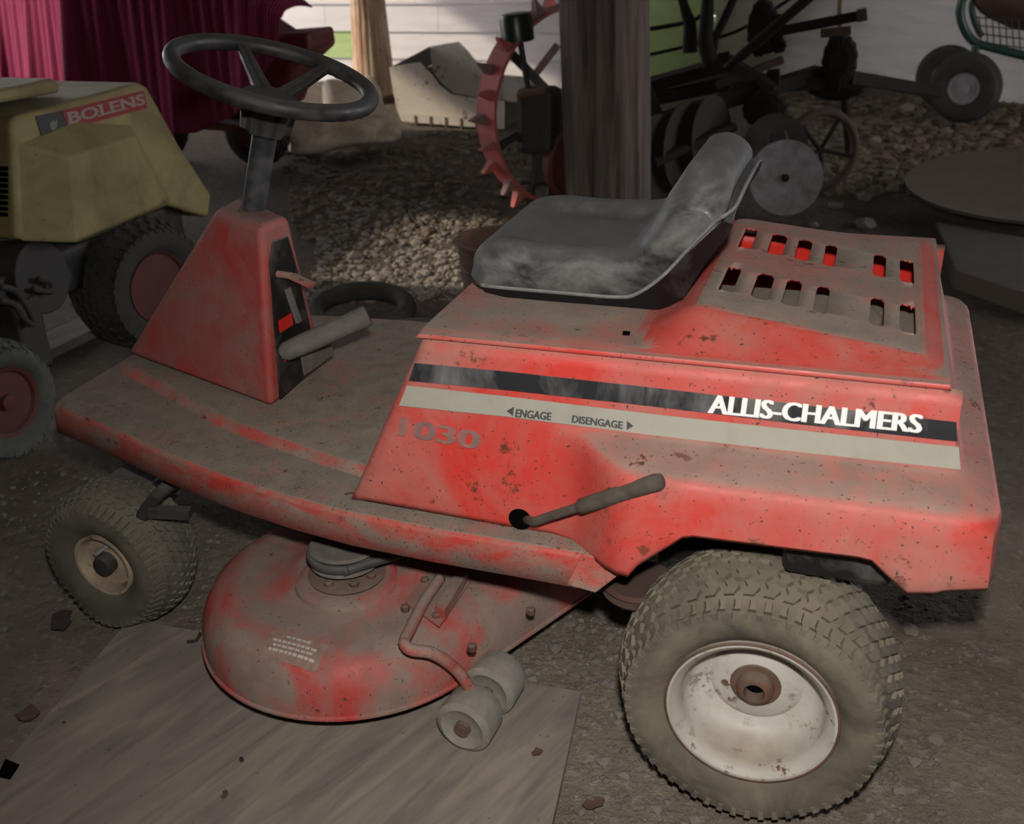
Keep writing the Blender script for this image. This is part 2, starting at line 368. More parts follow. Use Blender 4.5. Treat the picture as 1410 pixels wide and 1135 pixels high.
def plank_wall(name, label, p0, p1, z0, z1, bh, mats, colour_at, blen=2.4, th=.025):
    p0 = Vector(p0); p1 = Vector(p1); d = (p1 - p0); L = d.length; d.normalize(); nrm = Vector((d.y, -d.x, 0))
    bm = B(); a = p0 - nrm * .03; b = p1 - nrm * .03
    loft(bm, [[a + Vector((0, 0, z)), b + Vector((0, 0, z)), b - nrm * .04 + Vector((0, 0, z)), a - nrm * .04 + Vector((0, 0, z))] for z in (z0, z1)])
    w = mk(name, bm, mats[0]); tag(w, label, 'wall', kind='structure')
    z = z0; r = 0
    while z < z1 - .01:
        s = -(r % 2) * blen * .5
        while s < L:
            s0 = max(s, 0); s1 = min(s + blen, L) - .003
            if s1 - s0 > .02:
                q0 = p0 + d * s0; q1 = p0 + d * s1; bm = B()
                prof = [(-.03, 0), (0.004, 0), (-.012, bh - .001), (-.03, bh - .001)]
                loft(bm, [[q + nrm * o + Vector((0, 0, z + h)) for o, h in prof] for q in (q0, q1)])
                mid = (q0 + q1) / 2
                mk('siding_board', bm, mats[colour_at(mid.x, z + bh / 2)], w)
            s += blen
        z += bh; r += 1
    return w
plank_wall('wall_back', 'white horizontal board siding with a green patch behind the rusty column', (-6.8, 6.62, 0), (-1.62, 6.62, 0), -.03, 2.1, .36 / 2 + .015,
           [M['white_side'], M['green_side']], lambda x, z: 1 if (-4.4 < x < -3.2 and .12 < z < .40) else 0, blen=.93)
pa = at(1078, 101, z=0.0); pb = at(1371, 135, z=0.0); dd = (pb - pa); pe = pa + dd * 2.6; ps = pa - dd * .42
plank_wall('wall_right', 'pale lap siding of the building behind the disc harrow and hand cart', (ps.x, ps.y, 0), (pe.x, pe.y, 0), -.02, 2.1, .135, [M['white_side']], lambda x, z: 0, blen=2.2)
plank_wall('wall_back_green', 'light green boards just right of the wooden post', (-1.62, 6.62, 0), (ps.x + .02, ps.y - .0, 0) if ps.y > 6.6 else (-1.0, 6.62, 0), -.02, 2.1, .2, [M['green_side']], lambda x, z: 0)
def slab(name, lo, hi, m, label, cat):
    bm = B(); box(bm, lo, hi); return tag(mk(name, bm, m), label, cat, kind='structure')
bm = B(); ZC = 2.5; hx0, hx1, hy0, hy1 = -6.05, -5.25, .15, 1.2  # gap added overhead so a sun patch reaches the gravel bank
for lo, hi in (((-6.25, -3.6), (hx0, 7.6)), ((hx1, -3.6), (4.6, 7.6)), ((hx0, -3.6), (hx1, hy0)), ((hx0, hy1), (hx1, 7.6))): box(bm, (lo[0], lo[1], ZC), (hi[0], hi[1], ZC + .06))
tag(mk('ceiling', bm, M['barn']), 'unseen dark board ceiling with a hole added to throw a sun patch', 'ceiling', kind='structure')
slab('blocker_wall_front', (-6.9, -3.6, -.05), (4.6, -3.5, 2.5), M['barn'], 'unseen dark board wall added behind the camera to shut out sky light', 'wall')  # unseen wall, added to keep sky light off the foreground
slab('blocker_wall_left', (-6.2, -3.5, -.05), (-6.1, 2.44, 2.5), M['barn'], 'unseen dark board wall added on the left, cut to shape the sunlight', 'wall')  # unseen wall, its end placed to set where sun falls on the cloth
slab('blocker_trim', (-6.2, 2.44, 2.42), (-6.1, 6.5, 2.5), M['barn'], 'unseen dark header added above the left opening to limit the sun', 'trim')  # unseen header, added to cap how far the sun reaches in
slab('blocker_wall_right', (4.3, -3.5, -.05), (4.4, 2.4, 2.5), M['barn'], 'unseen dark board wall added on the right to shut out sky light', 'wall')  # unseen wall, added to cut side light around the mower
# wooden post
P0 = Vector((-.93, 2.95, -.02)); 
bm = B(); rings = []; NS = 96
for k in range(40):
    z = -.02 + 2.54 * k / 39; cx = -.915 - .035 * (z - .16); cy = 2.98
    ring = []
    for q in range(NS):
        t = 2 * math.pi * q / NS
        r = .170 + .006 * noise.noise(Vector((math.cos(t) * 2, math.sin(t) * 2, z * .8))) - .007 * max(0, noise.noise(Vector((math.cos(t) * 14, math.sin(t) * 14, z * .35)))) ** .8
        for ck, wd, dp in ((-1.75, .035, .02), (-1.15, .02, .012), (-2.3, .02, .012)):
            dt = abs((t - ck - .05 * math.sin(z * 5) + math.pi) % (2 * math.pi) - math.pi); r -= dp * max(0, 1 - dt / wd)
        ring.append((cx + r * math.cos(t), cy + r * math.sin(t), z))
    rings.append(ring)
loft(bm, rings)
tag(mk('wooden_post', bm, M['post'], smooth=50), 'thick weathered round wooden roof post behind the black seat', 'post', kind='thing')
# ------------------------------------------------------------------ tyres
def tyre_section(R, rb, w, bulge=.012, crown=.016):
    """closed-ish profile (radius, along) from outer bead over the tread to the inner bead; along 0 is the outer flange plane"""
    tw = w * .5; p = [(rb - .004, .012), (rb + .006, .002), (rb + (R - rb) * .28, -bulge * .8), (rb + (R - rb) * .55, -bulge), (rb + (R - rb) * .76, -bulge * .55), (R - crown - .004, .008)]
    for k in range(1, 10):
        s = -1 + 2 * k / 10; p.append((R - crown * abs(s) ** 2.4, tw + (tw - .010) * s))
    q = [(r, w - a) for r, a in p[:6]][::-1]
    return p + q
def tread(bm, o, d, R, w, crown, nblk, rows, h=.006, shoulder=True, rb=.1, bulge=.012):
    x, y, d = frame(d); o = Vector(o); tw = w * .5
    def pt(th, s, lift):
        ss = abs(s); r = R - crown * min(ss, 1.0) ** 2.4
        a = tw + (tw - .010) * s
        if ss > 1:
            r = interp([(1, R - crown), (1.25, rb + .76 * (R - rb)), (1.5, rb + .52 * (R - rb))], ss); a1 = interp([(1, .010), (1.25, -.55 * bulge), (1.5, -bulge)], ss)
            return o + d * (a1 - lift if s < 0 else w - a1 + lift) + (x * math.cos(th) + y * math.sin(th)) * (r + lift * .4)
        nr = Vector((1, 0)) if ss < .75 else Vector((.75, .66 * (1 if s > 0 else -1)))
        rr = r + lift * nr[0]; aa = a + lift * nr[1]
        return o + d * aa + (x * math.cos(th) + y * math.sin(th)) * rr
    dth = 2 * math.pi / nblk
    for j, (s0, s1) in enumerate(rows):
        for k in range(nblk):
            t0 = (k + .5 * (j % 2)) * dth; m = (s0 + s1) / 2; e = .20 * dth
            g = dth * .07
            hexa = [(t0 + g, s0), (t0 + dth * .62, s0), (t0 + dth - g, m), (t0 + dth * .62 , s1), (t0 + g, s1), (t0 + g + e, m)]
            lo = [bm.verts.new(pt(t, s, -.002)) for t, s in hexa]
            ct = sum(t for t, s in hexa) / 6; cs = m
            hi = [bm.verts.new(pt(ct + (t - ct) * .88, cs + (s - cs) * .86, h)) for t, s in hexa]
            bridge(bm, lo, hi); bm.faces.new(hi)
    if shoulder:
        for sg in (-1, 1):
            for k in range(int(nblk * 1.25)):
                dt = 2 * math.pi / int(nblk * 1.25); t0 = k * dt
                strip = []
                for ss, l0, l1, lf in ((.90, .0, .60, .9), (1.04, .01, .60, .9), (1.16, .04, .58, .85), (1.28, .07, .55, .7), (1.40, .10, .50, .25)):
                    strip.append([bm.verts.new(pt(t0 + dt * l0, ss * sg, -.003)), bm.verts.new(pt(t0 + dt * (l0 + .03), ss * sg, h * lf)), bm.verts.new(pt(t0 + dt * (l1 - .03), ss * sg, h * lf)), bm.verts.new(pt(t0 + dt * l1, ss * sg, -.003))])
                for r0, r1 in zip(strip, strip[1:]): bridge(bm, r0, r1, closed=False)
                bm.faces.new(strip[0]); bm.faces.new(strip[-1])
def make_tyre(name, o, d, R, rb, w, m, parent, nblk, rows, crown=.016, bulge=.012, h=.006, ground=None, shoulder=True):
    bm = B(); lathe(bm, tyre_section(R, rb, w, bulge, crown), o, d, 96)
    for f in list(bm.faces):
        if len(f.verts) > 4: bm.faces.remove(f)
    bmesh.ops.recalc_face_normals(bm, faces=bm.faces)
    bm2 = B(); tread(bm2, o, d, R, w, crown, nblk, rows, h, shoulder, rb, bulge); bmesh.ops.recalc_face_normals(bm2, faces=bm2.faces)
    me2 = bpy.data.meshes.new('x'); bm2.to_mesh(me2); bm2.free(); bm.from_mesh(me2); bpy.data.meshes.remove(me2)
    if ground is not None:
        c = Vector(o); dn = Vector(d).normalized()
        for v in bm.verts:
            lowz = c.z - R
            if v.co.z < ground + .05:
                f = 1 - sstep(ground - .012, ground + .05, v.co.z); al = (v.co - c).dot(dn) - w * .5
                v.co += dn * (al / (w * .5)) * .014 * f
            v.co.z = max(v.co.z, ground)
    return mk(name, bm, m, parent, smooth=40, fix=False)

# ------------------------------------------------------------------ riding mower
mower = thing('riding_mower', (-.5, .41, 0), 'dusty red riding lawn mower with black seat, steering wheel and cutting deck, in the foreground', 'lawn mower')
YC = .41
def mirp(p):
    yc = YC + .095 * max(0, min(1, (-.5 - p[0]) / .8)); return Vector((p[0], 2 * yc - p[1], p[2]))
def mir(p): return Vector((p[0], 2 * YC - p[1], p[2]))
# foot platform
ZP = .400
edge = [at(u, v, z=ZP) for u, v in ((67, 556), (110, 573), (151, 590), (218, 621), (317, 660), (400, 686), (480, 707), (600, 730), (720, 750), (838, 770))]
edge[0].x -= .0; front_x = edge[0].x
near = [Vector((front_x, edge[0].y + .035, ZP)), Vector((front_x + .008, edge[0].y + .010, ZP))] + [e + Vector((.012 if i == 0 else 0, -.004 if i == 0 else 0, 0)) for i, e in enumerate(edge)]
outline = near + [mirp(p) for p in near[::-1]]
bm = B(); DROP = .052
top = [bm.verts.new(p) for p in outline]; bm.faces.new(top)
low = []
for i, p in enumerate(outline):
    k = 1 if i < len(near) else -1
    q = p + Vector((0, -.006 * k, -DROP))
    low.append(bm.verts.new(q))
bridge(bm, top, low)
mid = len(near) - 1
for idx in (mid, mid + 1): low[idx].co.x -= .02
plat = mk('foot_platform', bm, M['red_plat'], mower, smooth=35, bevel=.007, seg=3)
s = plat.modifiers.new('solid', 'SOLIDIFY'); s.thickness = .004; s.offset = -1
# skirt tail towards the rear wheel
pts = [at(800, 764, y=.022), at(838, 770, y=.022), at(874, 776, y=.022), at(820, 817, y=.016), at(780, 806, y=.016)]
bm = B(); prism(bm, pts, (0, .006, 0)); mk('skirt_tail', bm, M['red_plat'], mower, bevel=.002)
# raised floor of the platform
ri = [at(u, v, z=ZP + .014) for u, v in ((163, 496), (215, 522), (268, 551), (320, 578), (385, 602), (450, 624), (520, 645))]
ri[0].x = max(ri[0].x, front_x + .03)
ri.append(Vector((-.45, ri[-1].y, ri[-1].z)))
lo_ = [p + Vector((0, -.022, -.018)) for p in ri]
lo_[0] += Vector((-.01, 0, 0))
bm = B()
loopt = ri + [mirp(p) for p in ri[::-1]]; loopl = lo_ + [mirp(p) for p in lo_[::-1]]
rt = poly_ring(bm, loopt); rl = poly_ring(bm, loopl); bridge(bm, rt, rl); bm.faces.new(rt)
mk('raised_floor', bm, M['red_plat'], mower, smooth=60, bevel=.004)
# dark chassis rail under the platform
bm = B(); box(bm, (-1.2, .27, .30), (-.1, .55, .345)); box(bm, (-1.24, .20, .19), (-1.14, .62, .25)); mk('chassis_frame', bm, M['black'], mower, bevel=.004)
bm = B(); tube(bm, [(-1.0, .26, .33), (-1.04, .17, .30), (-1.09, .16, .24)], .012); beam(bm, (-1.06, .15, .265), (-.99, .17, .262), .018, .018)
mk('steering_arm', bm, M['dark_metal'], mower)
# steering tower
TB = [at(174, 488, z=.42), at(374, 562, z=.418), at(449, 503, z=.418)]
TB.append(Vector((TB[0].x + .0, TB[0].y + .045, .42)))
TT = [at(297, 288, z=.745), at(357, 312, z=.745), at(398, 298, z=.745), at(331, 270, z=.745)]
bm = B()
rings = [[b.lerp(t_, k) for b, t_ in zip(TB, TT)] for k in (0, .5, 1)]
loft(bm, rings)
tower = mk('steering_tower', bm, M['red_tower'], mower, smooth=35, bevel=.013, seg=4)
# black recess plate on the tower's rear face
def tr(s, k): return TB[1].lerp(TB[2], s).lerp(TT[1].lerp(TT[2], s), k)
nr = (TB[2] - TB[1]).cross(TT[1] - TB[1]).normalized()
if nr.x < 0: nr = -nr
bm = B(); prism(bm, [tr(.13, .02), tr(.86, .05), tr(.84, .70), tr(.78, .90), tr(.34, .90), tr(.18, .80)], nr * .004)
pan_ = mk('control_plate', bm, M['black'], tower, bevel=.001)
for (s0, s1, k0, k1) in ((.22, .50, .40, .47), (.25, .52, .22, .28)):
    bm = B(); prism(bm, [tr(s0, k0) + nr * .0045, tr(s1, k0) + nr * .0045, tr(s1, k1) + nr * .0045, tr(s0, k1) + nr * .0045], nr * .0015)
    mk('slot_opening', bm, M['red_inside'], tower)
bm = B(); prism(bm, [tr(.42, .10) + nr * .02, tr(.92, .12) + nr * .03, tr(.90, .36) + nr * .03, tr(.40, .34) + nr * .02], nr * .003); mk('pedal_plate', bm, M['grey_metal'], tower, bevel=.001)
bm = B(); a = tr(.35, .72); cyl(bm, a, a + nr * .03, .006); beam(bm, a + nr * .03, at(430, 393, x=(a.x + .07)), .016, .006); mk('throttle_lever', bm, M['red_arm'], tower)
bm = B(); a = tr(.5, .62); beam(bm, a + nr * .005, a + nr * .02 + Vector((0, 0, -.06)), .012, .006); mk('shift_rod', bm, M['grey_metal'], tower)
# brake pedal bar
a = tr(.22, .29) + nr * .012; b = at(508, 434, y=a.y + .085)
bm = B(); d_ = (b - a); L = d_.length
lathe(bm, [(.010, -.01), (.017, .0), (.0185, L * .2), (.0185, L * .9), (.0195, L * .94), (.0185, L * .985), (.012, L)], a, d_, 24); mk('pedal_bar', bm, M['grey_metal'], mower, smooth=40)
# steering column and wheel
ca = at(348, 294, y=.405); WC = at(377, 104, y=.405); ax = (WC - ca).normalized()
bm = B(); cyl(bm, ca - ax * .02, WC - ax * .07, .0205, n=28); col_ = mk('steering_column', bm, M['column'], mower, smooth=40)
bm = B(); lathe(bm, [(.0235, 0), (.026, .006), (.0235, .012)], ca - ax * .004, ax, 28); mk('column_collar', bm, M['rust'], col_, smooth=40)
sw = node('steering_wheel', WC, mower)
def wheel_n():
    # normal of the wheel: along the column
    return ax
bm = B(); torus(bm, WC, ax, .159, .0135, 96, 14, fn=lambda t, s: .0135 * (1 + (.10 * max(0, math.cos(t * 46)) if 2.6 < s < 5.4 else 0)))
mk('wheel_rim', bm, M['steer'], sw, smooth=180)
HUB = WC - ax * .052
sx, sy, _ = frame(ax)
bm = B()
lathe(bm, [(.030, -.045), (.038, -.040), (.040, -.015), (.046, 0), (.050, .012), (.044, .020), (.02, .024)], HUB, ax, 48, fn=lambda r, a, t: r * (1 + .10 * (1 if math.cos(t * 6) > 0 else -1) * (1 if -.041 < a < .013 else 0)))
mk('wheel_hub', bm, M['steer'], sw, smooth=35, bevel=.001)
for (u, v) in ((329, 58), (452, 92), (313, 132)):
    e = at_plane(u, v, WC, ax); dv = (e - WC); dv = (dv - ax * dv.dot(ax)).normalized()
    s_ = dv.cross(ax).normalized(); bm = B(); prof = []
    for k, w_, h_, lift in ((.030, .030, .014, .014), (.07, .026, .011, .026), (.12, .022, .010, .042), (.154, .019, .010, .052)):
        c0 = HUB + dv * k + ax * lift
        prof.append([c0 - s_ * w_ / 2 - ax * h_ / 2, c0 + s_ * w_ / 2 - ax * h_ / 2, c0 + s_ * w_ / 2 + ax * h_ / 2, c0 + s_ * w_ * .1 + ax * h_ / 2, c0 + ax * h_ * .15, c0 - s_ * w_ * .1 + ax * h_ / 2, c0 - s_ * w_ / 2 + ax * h_ / 2])
    loft(bm, prof); mk('spoke', bm, M['steer'], sw, bevel=.002)

# body shell: a sweep around the plan with the fender bulge
def py(z): return .063 + (z - .41) / .257 * .037
ZT = .667
zl_tab = [(-.6, .408), (-.30, .398), (-.25, .392), (-.172, .400), (-.160, .418), (-.104, .466), (-.09, .470), (.112, .474), (.128, .472), (.172, .436), (.26, .462)]
ZROWS = [(.667, 0), (.645, 0), (.62, 0), (.59, 0), (.572, 0.0), (.566, .03), (.561, .15), (.556, .45), (.551, .78), (.544, .95), (.534, 1.0)]
stations = []     # (x_bottom, lean to top, y function sign, bulge vec, weight)
xs = [-.604, -.585, -.56, -.53, -.50, -.46, -.42, -.38, -.34, -.30, -.27, -.25, -.23, -.21, -.19, -.172, -.160, -.14, -.12, -.104, -.09, -.05, 0, .05, .09, .112, .128, .15, .172, .19, .21]
def near_pt(x, z, w):
    lean = .118 * max(0, 1 - (x + .604) / .30) * (z - .41) / .257
    return Vector((x + lean, py(z), z))
bm = B(); R_ = []
def column(fn, zlow, w, bv, tuck=0):
    col = []
    for z, bfr in ZROWS: col.append(fn(z) + Vector(bv) * (bfr * w))
    for k in (.25, .5, .75, .92, 1.0):
        z = .534 + (zlow - .534) * k; col.append(fn(z) + Vector(bv) * w + Vector((-.022 * k if bv[0] > .02 else 0, 0, 0)) + Vector((0, (.004 if bv[1] < 0 else -.004) * (k > .95), 0)))
    return col
cols = []
# front: centre of the front wall -> near front corner
for yy in (YC, .25, .14): cols.append(column(lambda z, yy=yy: Vector((-.619 + .118 * (z - .41) / .257, yy, z)), .408, 0, (0, 0, 0)))
cols.append(column(lambda z: Vector((-.617 + .118 * (z - .41) / .257, py(z) + .022, z)), .408, 0, (0, 0, 0)))
cols.append(column(lambda z: Vector((-.613 + .118 * (z - .41) / .257, py(z) + .007, z)), .408, 0, (0, 0, 0)))
for x in xs:
    w = sstep(-.29, -.17, x)
    cols.append(column(lambda z, x=x: near_pt(x, z, 0), interp(zl_tab, x), w, (.0 if x < .17 else .028 * (x - .17) / .04, -.078, 0)))
rearx = lambda z: .222 - .03 * (z - .57) / .097
cols.append(column(lambda z: Vector((rearx(z) - .006, py(z) + .004, z)), .450, 1, (.032, -.070, 0)))
cols.append(column(lambda z: Vector((rearx(z), py(z) + .016, z)), .456, 1, (.036, -.050, 0)))
for yy in (.16, .25, .33, YC): cols.append(column(lambda z, yy=yy: Vector((rearx(z), yy, z)), .47, 1, (.036, 0, 0)))
half = cols
full = half + [[mir(p) for p in c] for c in half[-2:0:-1]]
RR = [poly_ring(bm, c) for c in full]
for i in range(len(RR)): bridge(bm, RR[i], RR[(i + 1) % len(RR)], closed=False)
body = mk('body_shell', bm, [M['red'], M['red_inside']], mower, smooth=40, solid=.003)
# seam gasket and hood lid
OFF = .006
def ramp(a, b, x):
    t = max(-.2, min(1.2, (x - a) / (b - a))); r = .12
    if t < r: return max(0, (t + r)) ** 2 / (4 * r)
    if t > 1 - r: return 1 - max(0, (1 + r - t)) ** 2 / (4 * r)
    return t
def hood_z(x, y):
    yy = min(y, 2 * YC - y)
    z = .675 + .003 * sstep(.092, .115, yy)
    z += .0
    topz = .716 - .10 * (x + .11)
    y0 = .106; y1 = .184 - .06 * (x + .11)
    k = sstep(-.205, -.115, x) * ramp(y0, y1, yy) * (1 - sstep(.162, .190, x) * .9)
    k = max(0, min(1, k))
    return z + max(0, topz - z) * k
SL = []       # slots: x ranges
for u0, u1 in ((1020, 1041), (1058, 1083), (1095, 1118), (1133, 1153), (1201, 1222), (1238, 1261)):
    v = 330 + (u0 - 1030) * .24
    z_ = .716 - .10 * (at(u0, v, z=.70).x + .11)
    SL.append((at(u0 + 1, v, z=z_).x, at(u1 - 2, v, z=z_).x))
SY = [(.256, .366), (.466, .576)]
gx = sorted(set([-.497, -.492, -.48, -.45, -.40, -.35, -.30, -.26, -.23, -.205, -.19, -.175, -.16, -.145, -.13, -.115, -.105, .150, .158, .166, .174, .182, .188, .193] + [q for s_ in SL for q in s_]))
gy = sorted(set([.093, .096, .102, .110, .118, .126, .134, .142, .15, .158, .166, .174, .182, .19, .198, .206, .214, .222, .235, .247] + [2 * YC - q for q in (.093, .096, .102, .110, .118, .126, .134, .142, .15, .158, .166, .174, .182, .19, .198, .206, .214, .222, .235, .247)] + [q for a_, b_ in SY for q in (a_, a_ + .010, b_ - .010, b_)] + [.40, .42, .44]))
bm = B(); V = [[bm.verts.new((x, y - .16 * max(0, x + .1) * sstep(.106, .25, y) * sstep(.71, .57, y), hood_z(x, y))) for x in gx] for y in gy]
for j in range(len(gy) - 1):
    for i in range(len(gx) - 1):
        xm = (gx[i] + gx[i + 1]) / 2; ym = (gy[j] + gy[j + 1]) / 2
        si = [k for k, s_ in enumerate(SL) if s_[0] < xm < s_[1]]; sj = [k for k, s_ in enumerate(SY) if s_[0] < ym < s_[1]]
        a_, b_, c_, d_ = V[j][i], V[j][i + 1], V[j + 1][i + 1], V[j + 1][i]
        if si and sj:
            y0, y1 = SY[sj[0]]
            e0 = abs(gy[j] - y0) < 1e-6; e1 = abs(gy[j + 1] - y1) < 1e-6
            if e0 or e1:
                w_ = gx[i + 1] - gx[i]
                lo_e, hi_e = (a_, b_) if e0 else (d_, c_)
                li, hi = (d_, c_) if e0 else (a_, b_)
                m1 = bm.verts.new(lo_e.co.lerp(hi_e.co, .30)); m2 = bm.verts.new(lo_e.co.lerp(hi_e.co, .70))
                q1 = bm.verts.new(li.co.lerp(lo_e.co, .55).lerp(hi_e.co, .08)); q2 = bm.verts.new(hi.co.lerp(hi_e.co, .55).lerp(lo_e.co, .08))
                bm.faces.new((lo_e, m1, q1, li)); bm.faces.new((hi_e, m2, q2, hi))
            continue
        bm.faces.new((a_, b_, c_, d_))
# lip around the lid
bmesh.ops.remove_doubles(bm, verts=bm.verts, dist=1e-5)
rim_e = [e for e in bm.edges if len(e.link_faces) == 1]
outer = [e for e in rim_e if all(abs(v.co.x - gx[0]) < 1e-4 or abs(v.co.x - gx[-1]) < 1e-4 or abs(v.co.y - gy[0]) < 1e-4 or abs(v.co.y - gy[-1]) < 1e-4 for v in e.verts)]
r = bmesh.ops.extrude_edge_only(bm, edges=outer); nv = [g for g in r['geom'] if isinstance(g, bmesh.types.BMVert)]
for v in nv: v.co.z = .6705; v.co.x += .002 if v.co.x > 0 else -.004; v.co.y += -.003 if v.co.y < YC else .003
bmesh.ops.recalc_face_normals(bm, faces=bm.faces)
hood = mk('hood_lid', bm, [M['red_hood'], M['red_inside']], mower, smooth=50, solid=.003, fix=True)
bm = B(); p = [(.0, .0), (.0135, .0), (.0135, .0018), (.0, .0018)]
prism(bm, [at(858, 456, z=.6868), at(868, 457, z=.6868), at(867, 461, z=.6868), at(857, 460, z=.6868)], (0, 0, .0006)); mk('bolt_hole', bm, M['hole'], hood)
# engine under the louvres
bm = B(); box(bm, (-.16, .16, .50), (.17, .475, .652)); cyl(bm, (.03, .33, .652), (.03, .33, .668), .085, n=32); eng = mk('engine_block', bm, M['engine'], mower, bevel=.012)
bm = B(); tube(bm, [(-.10, .26, .668), (-.02, .27, .676), (.06, .25, .672), (.14, .24, .664)], .0035); mk('fuel_hose', bm, M['black'], eng, smooth=180)
# rear fender lower parts
bm = B(); box(bm, (.12, .10, .42), (.225, .72, .47)); box(bm, (-.17, .19, .22), (.10, .63, .44)); mk('rear_chassis', bm, M['black'], mower, bevel=.01)
bm = B(); pz = at(1200, 790, y=.06); box(bm, (.02, .05, .40), (.16, .10, .50)); mk('fender_liner', bm, M['black'], mower, bevel=.012)
bm = B(); c_ = at(880, 806, y=.13); lathe(bm, [(.05, -.012), (.055, -.006), (.042, 0), (.055, .006), (.05, .012)], c_, (0, 0, 1), 40); mk('drive_pulley', bm, M['red_rim'], mower, smooth=40)
# decals on the near side of the shell
def side_quad(pts, dy=-.0035):
    return [Vector((p.x, py(p.z) + dy, p.z)) for p in [at(u, v, y=.094) for u, v in pts]]
def decal(name, pts, m, dy=-.0035, th=.0006, par=body):
    bm = B(); prism(bm, side_quad(pts, dy), (0, th, 0)); return mk(name, bm, m, par)
decal('black_stripe', ((565, 522), (572, 499), (700, 511), (900, 533), (1100, 556), (1317, 580), (1318, 605), (1100, 581), (900, 557), (700, 535)), M['decal_black'])
decal('silver_stripe', ((554, 554), (563, 528), (700, 543), (900, 567), (1100, 589), (1320, 612), (1322, 641), (1100, 617), (900, 594), (700, 569)), M['decal_silver'])
LIFT = (0, -.0008, 0)
lettering('brand_lettering', 'ALLIS-CHALMERS', side_quad(((977, 566), (1267, 593.5), (1270, 570), (980, 542))), M['decal_white'], body, LIFT, bold=.0, shift=.045)
lettering('engage_lettering', 'ENGAGE', side_quad(((713, 569.5), (761.5, 574), (762.5, 564), (714.5, 559))), M['decal_text'], body, LIFT, bold=.012)
lettering('disengage_lettering', 'DISENGAGE', side_quad(((790.5, 577), (859.5, 585.5), (860, 576), (791.5, 567.5))), M['decal_text'], body, LIFT, bold=.012)
for q in (((701, 561.5), (711, 556), (710, 568)), ((865.5, 575), (874.5, 582), (865.5, 587))): decal('arrow_mark', q, M['decal_text'], -.0043)
lettering('model_number', '1030', side_quad(((556, 592), (665, 611), (667, 588), (559, 569))), M['decal_worn'], body, LIFT, bold=.012, shift=.05)
# deck lift lever
h0 = at(718, 712, y=.068); bm = B(); lathe(bm, [(.017, 0), (.017, .001)], Vector((h0.x, py(h0.z) - .0035, h0.z)), (0, 1, 0), 24); mk('lever_slot', bm, M['hole'], body)
l0 = Vector((h0.x + .004, .075, h0.z - .006)); l1 = at(742, 716, y=.035); l2 = at(905, 664, y=.0)
bm = B(); d_ = (l2 - l1).normalized(); tube(bm, [l0, l1 - d_ * .01, l1 + d_ * .02, l1.lerp(l2, .4), l2], .0065, 14)
lathe(bm, [(.008, 0), (.0105, .004), (.0112, .03), (.0115, .115), (.0118, .128), (.010, .136), (.004, .138)], l2 - d_ * .130, d_, 20); mk('lift_lever', bm, M['lever'], mower, smooth=40)

# seat
prof = [(-.478, .688), (-.484, .708), (-.480, .726), (-.462, .744), (-.42, .752), (-.36, .750), (-.30, .750), (-.255, .753), (-.228, .764), (-.212, .790), (-.200, .822), (-.186, .850), (-.162, .870), (-.132, .872), (-.106, .850), (-.112, .812), (-.160, .752), (-.190, .715), (-.215, .694), (-.245, .685), (-.32, .684), (-.40, .685)]
def inset(P, d):
    n = len(P); out = []
    for i in range(n):
        a = Vector(P[i - 1]); b = Vector(P[i]); c = Vector(P[(i + 1) % n]); tng = (c - a).normalized(); nn = Vector((tng[1], -tng[0])); out.append(b + nn * d)
    return out
YN, YF = .243, .587; bm = B(); rings = []
def closed_smooth(P, k=4):
    n = len(P); out = []
    for i in range(n):
        p0, p1, p2, p3 = [Vector(P[(i + o) % n]) for o in (-1, 0, 1, 2)]
        for j in range(k):
            t = j / k; out.append((.5 * ((2 * p1) + (p2 - p0) * t + (2 * p0 - 5 * p1 + 4 * p2 - p3) * t * t + (3 * p1 - p0 - 3 * p2 + p3) * t ** 3), i + t))
    return out
cs = closed_smooth(prof); P2 = [tuple(p) for p, _ in cs]; ID = [i for _, i in cs]
HW = (YF - YN) / 2; RC = .042
def round_off(e): return .027 * (1 - math.sqrt(max(0, 1 - (1 - min(e / .050, 1)) ** 2)))
ys = sorted(set([-HW, -HW + .0006, -HW + .0025, -HW + .006, -HW + .012, -HW + .020, -HW + .030, -HW + .042] + [-HW + .050 + (2 * HW - .10) * k / 16 for k in range(17)] + [HW, HW - .0006, HW - .0025, HW - .006, HW - .012, HW - .020, HW - .030, HW - .042]))
for yv in ys:
    tq = yv / HW; d_ = round_off(HW - abs(yv)); pin = inset(P2, d_ * .9); ring = []
    for (x0, z0), (x1, z1), ii in zip(P2, pin, ID):
        w_ = 1.0 if 1.5 <= ii <= 14 else (sstep(.2, 1.5, ii) if ii < 1.5 else 1 - sstep(14, 15.5, ii))
        x = x0 + (x1 - x0) * w_; z = z0 + (z1 - z0) * w_
        if 3 <= ii <= 8: z -= .017 * (1 - sstep(.52, .80, abs(tq))) * sstep(3, 4.5, ii) * (1 - sstep(6.8, 8, ii))
        if 8 <= ii <= 16:
            k = sstep(.745, .87, z); z -= k * .032 * sstep(.50, 1.0, abs(tq)) * (1 if tq < 0 else .5)
            if ii <= 12: x += .016 * (1 - sstep(.35, .85, abs(tq))) * sstep(8, 9.5, ii) * (1 - sstep(10.8, 12, ii))
        cr = max(0, (abs(yv) - (HW - .05)) / .05); x += (1 - math.sqrt(max(0, 1 - min(cr, 1) ** 2))) * .030 * (1 - sstep(-.46, -.38, x0))
        ring.append((x, (YN + YF) / 2 + yv, z + .010))
    rings.append(ring)
loft(bm, rings); seat = node('seat', (-.3, .41, .68), mower)
mk('cushion', bm, M['seat'], seat, smooth=180)
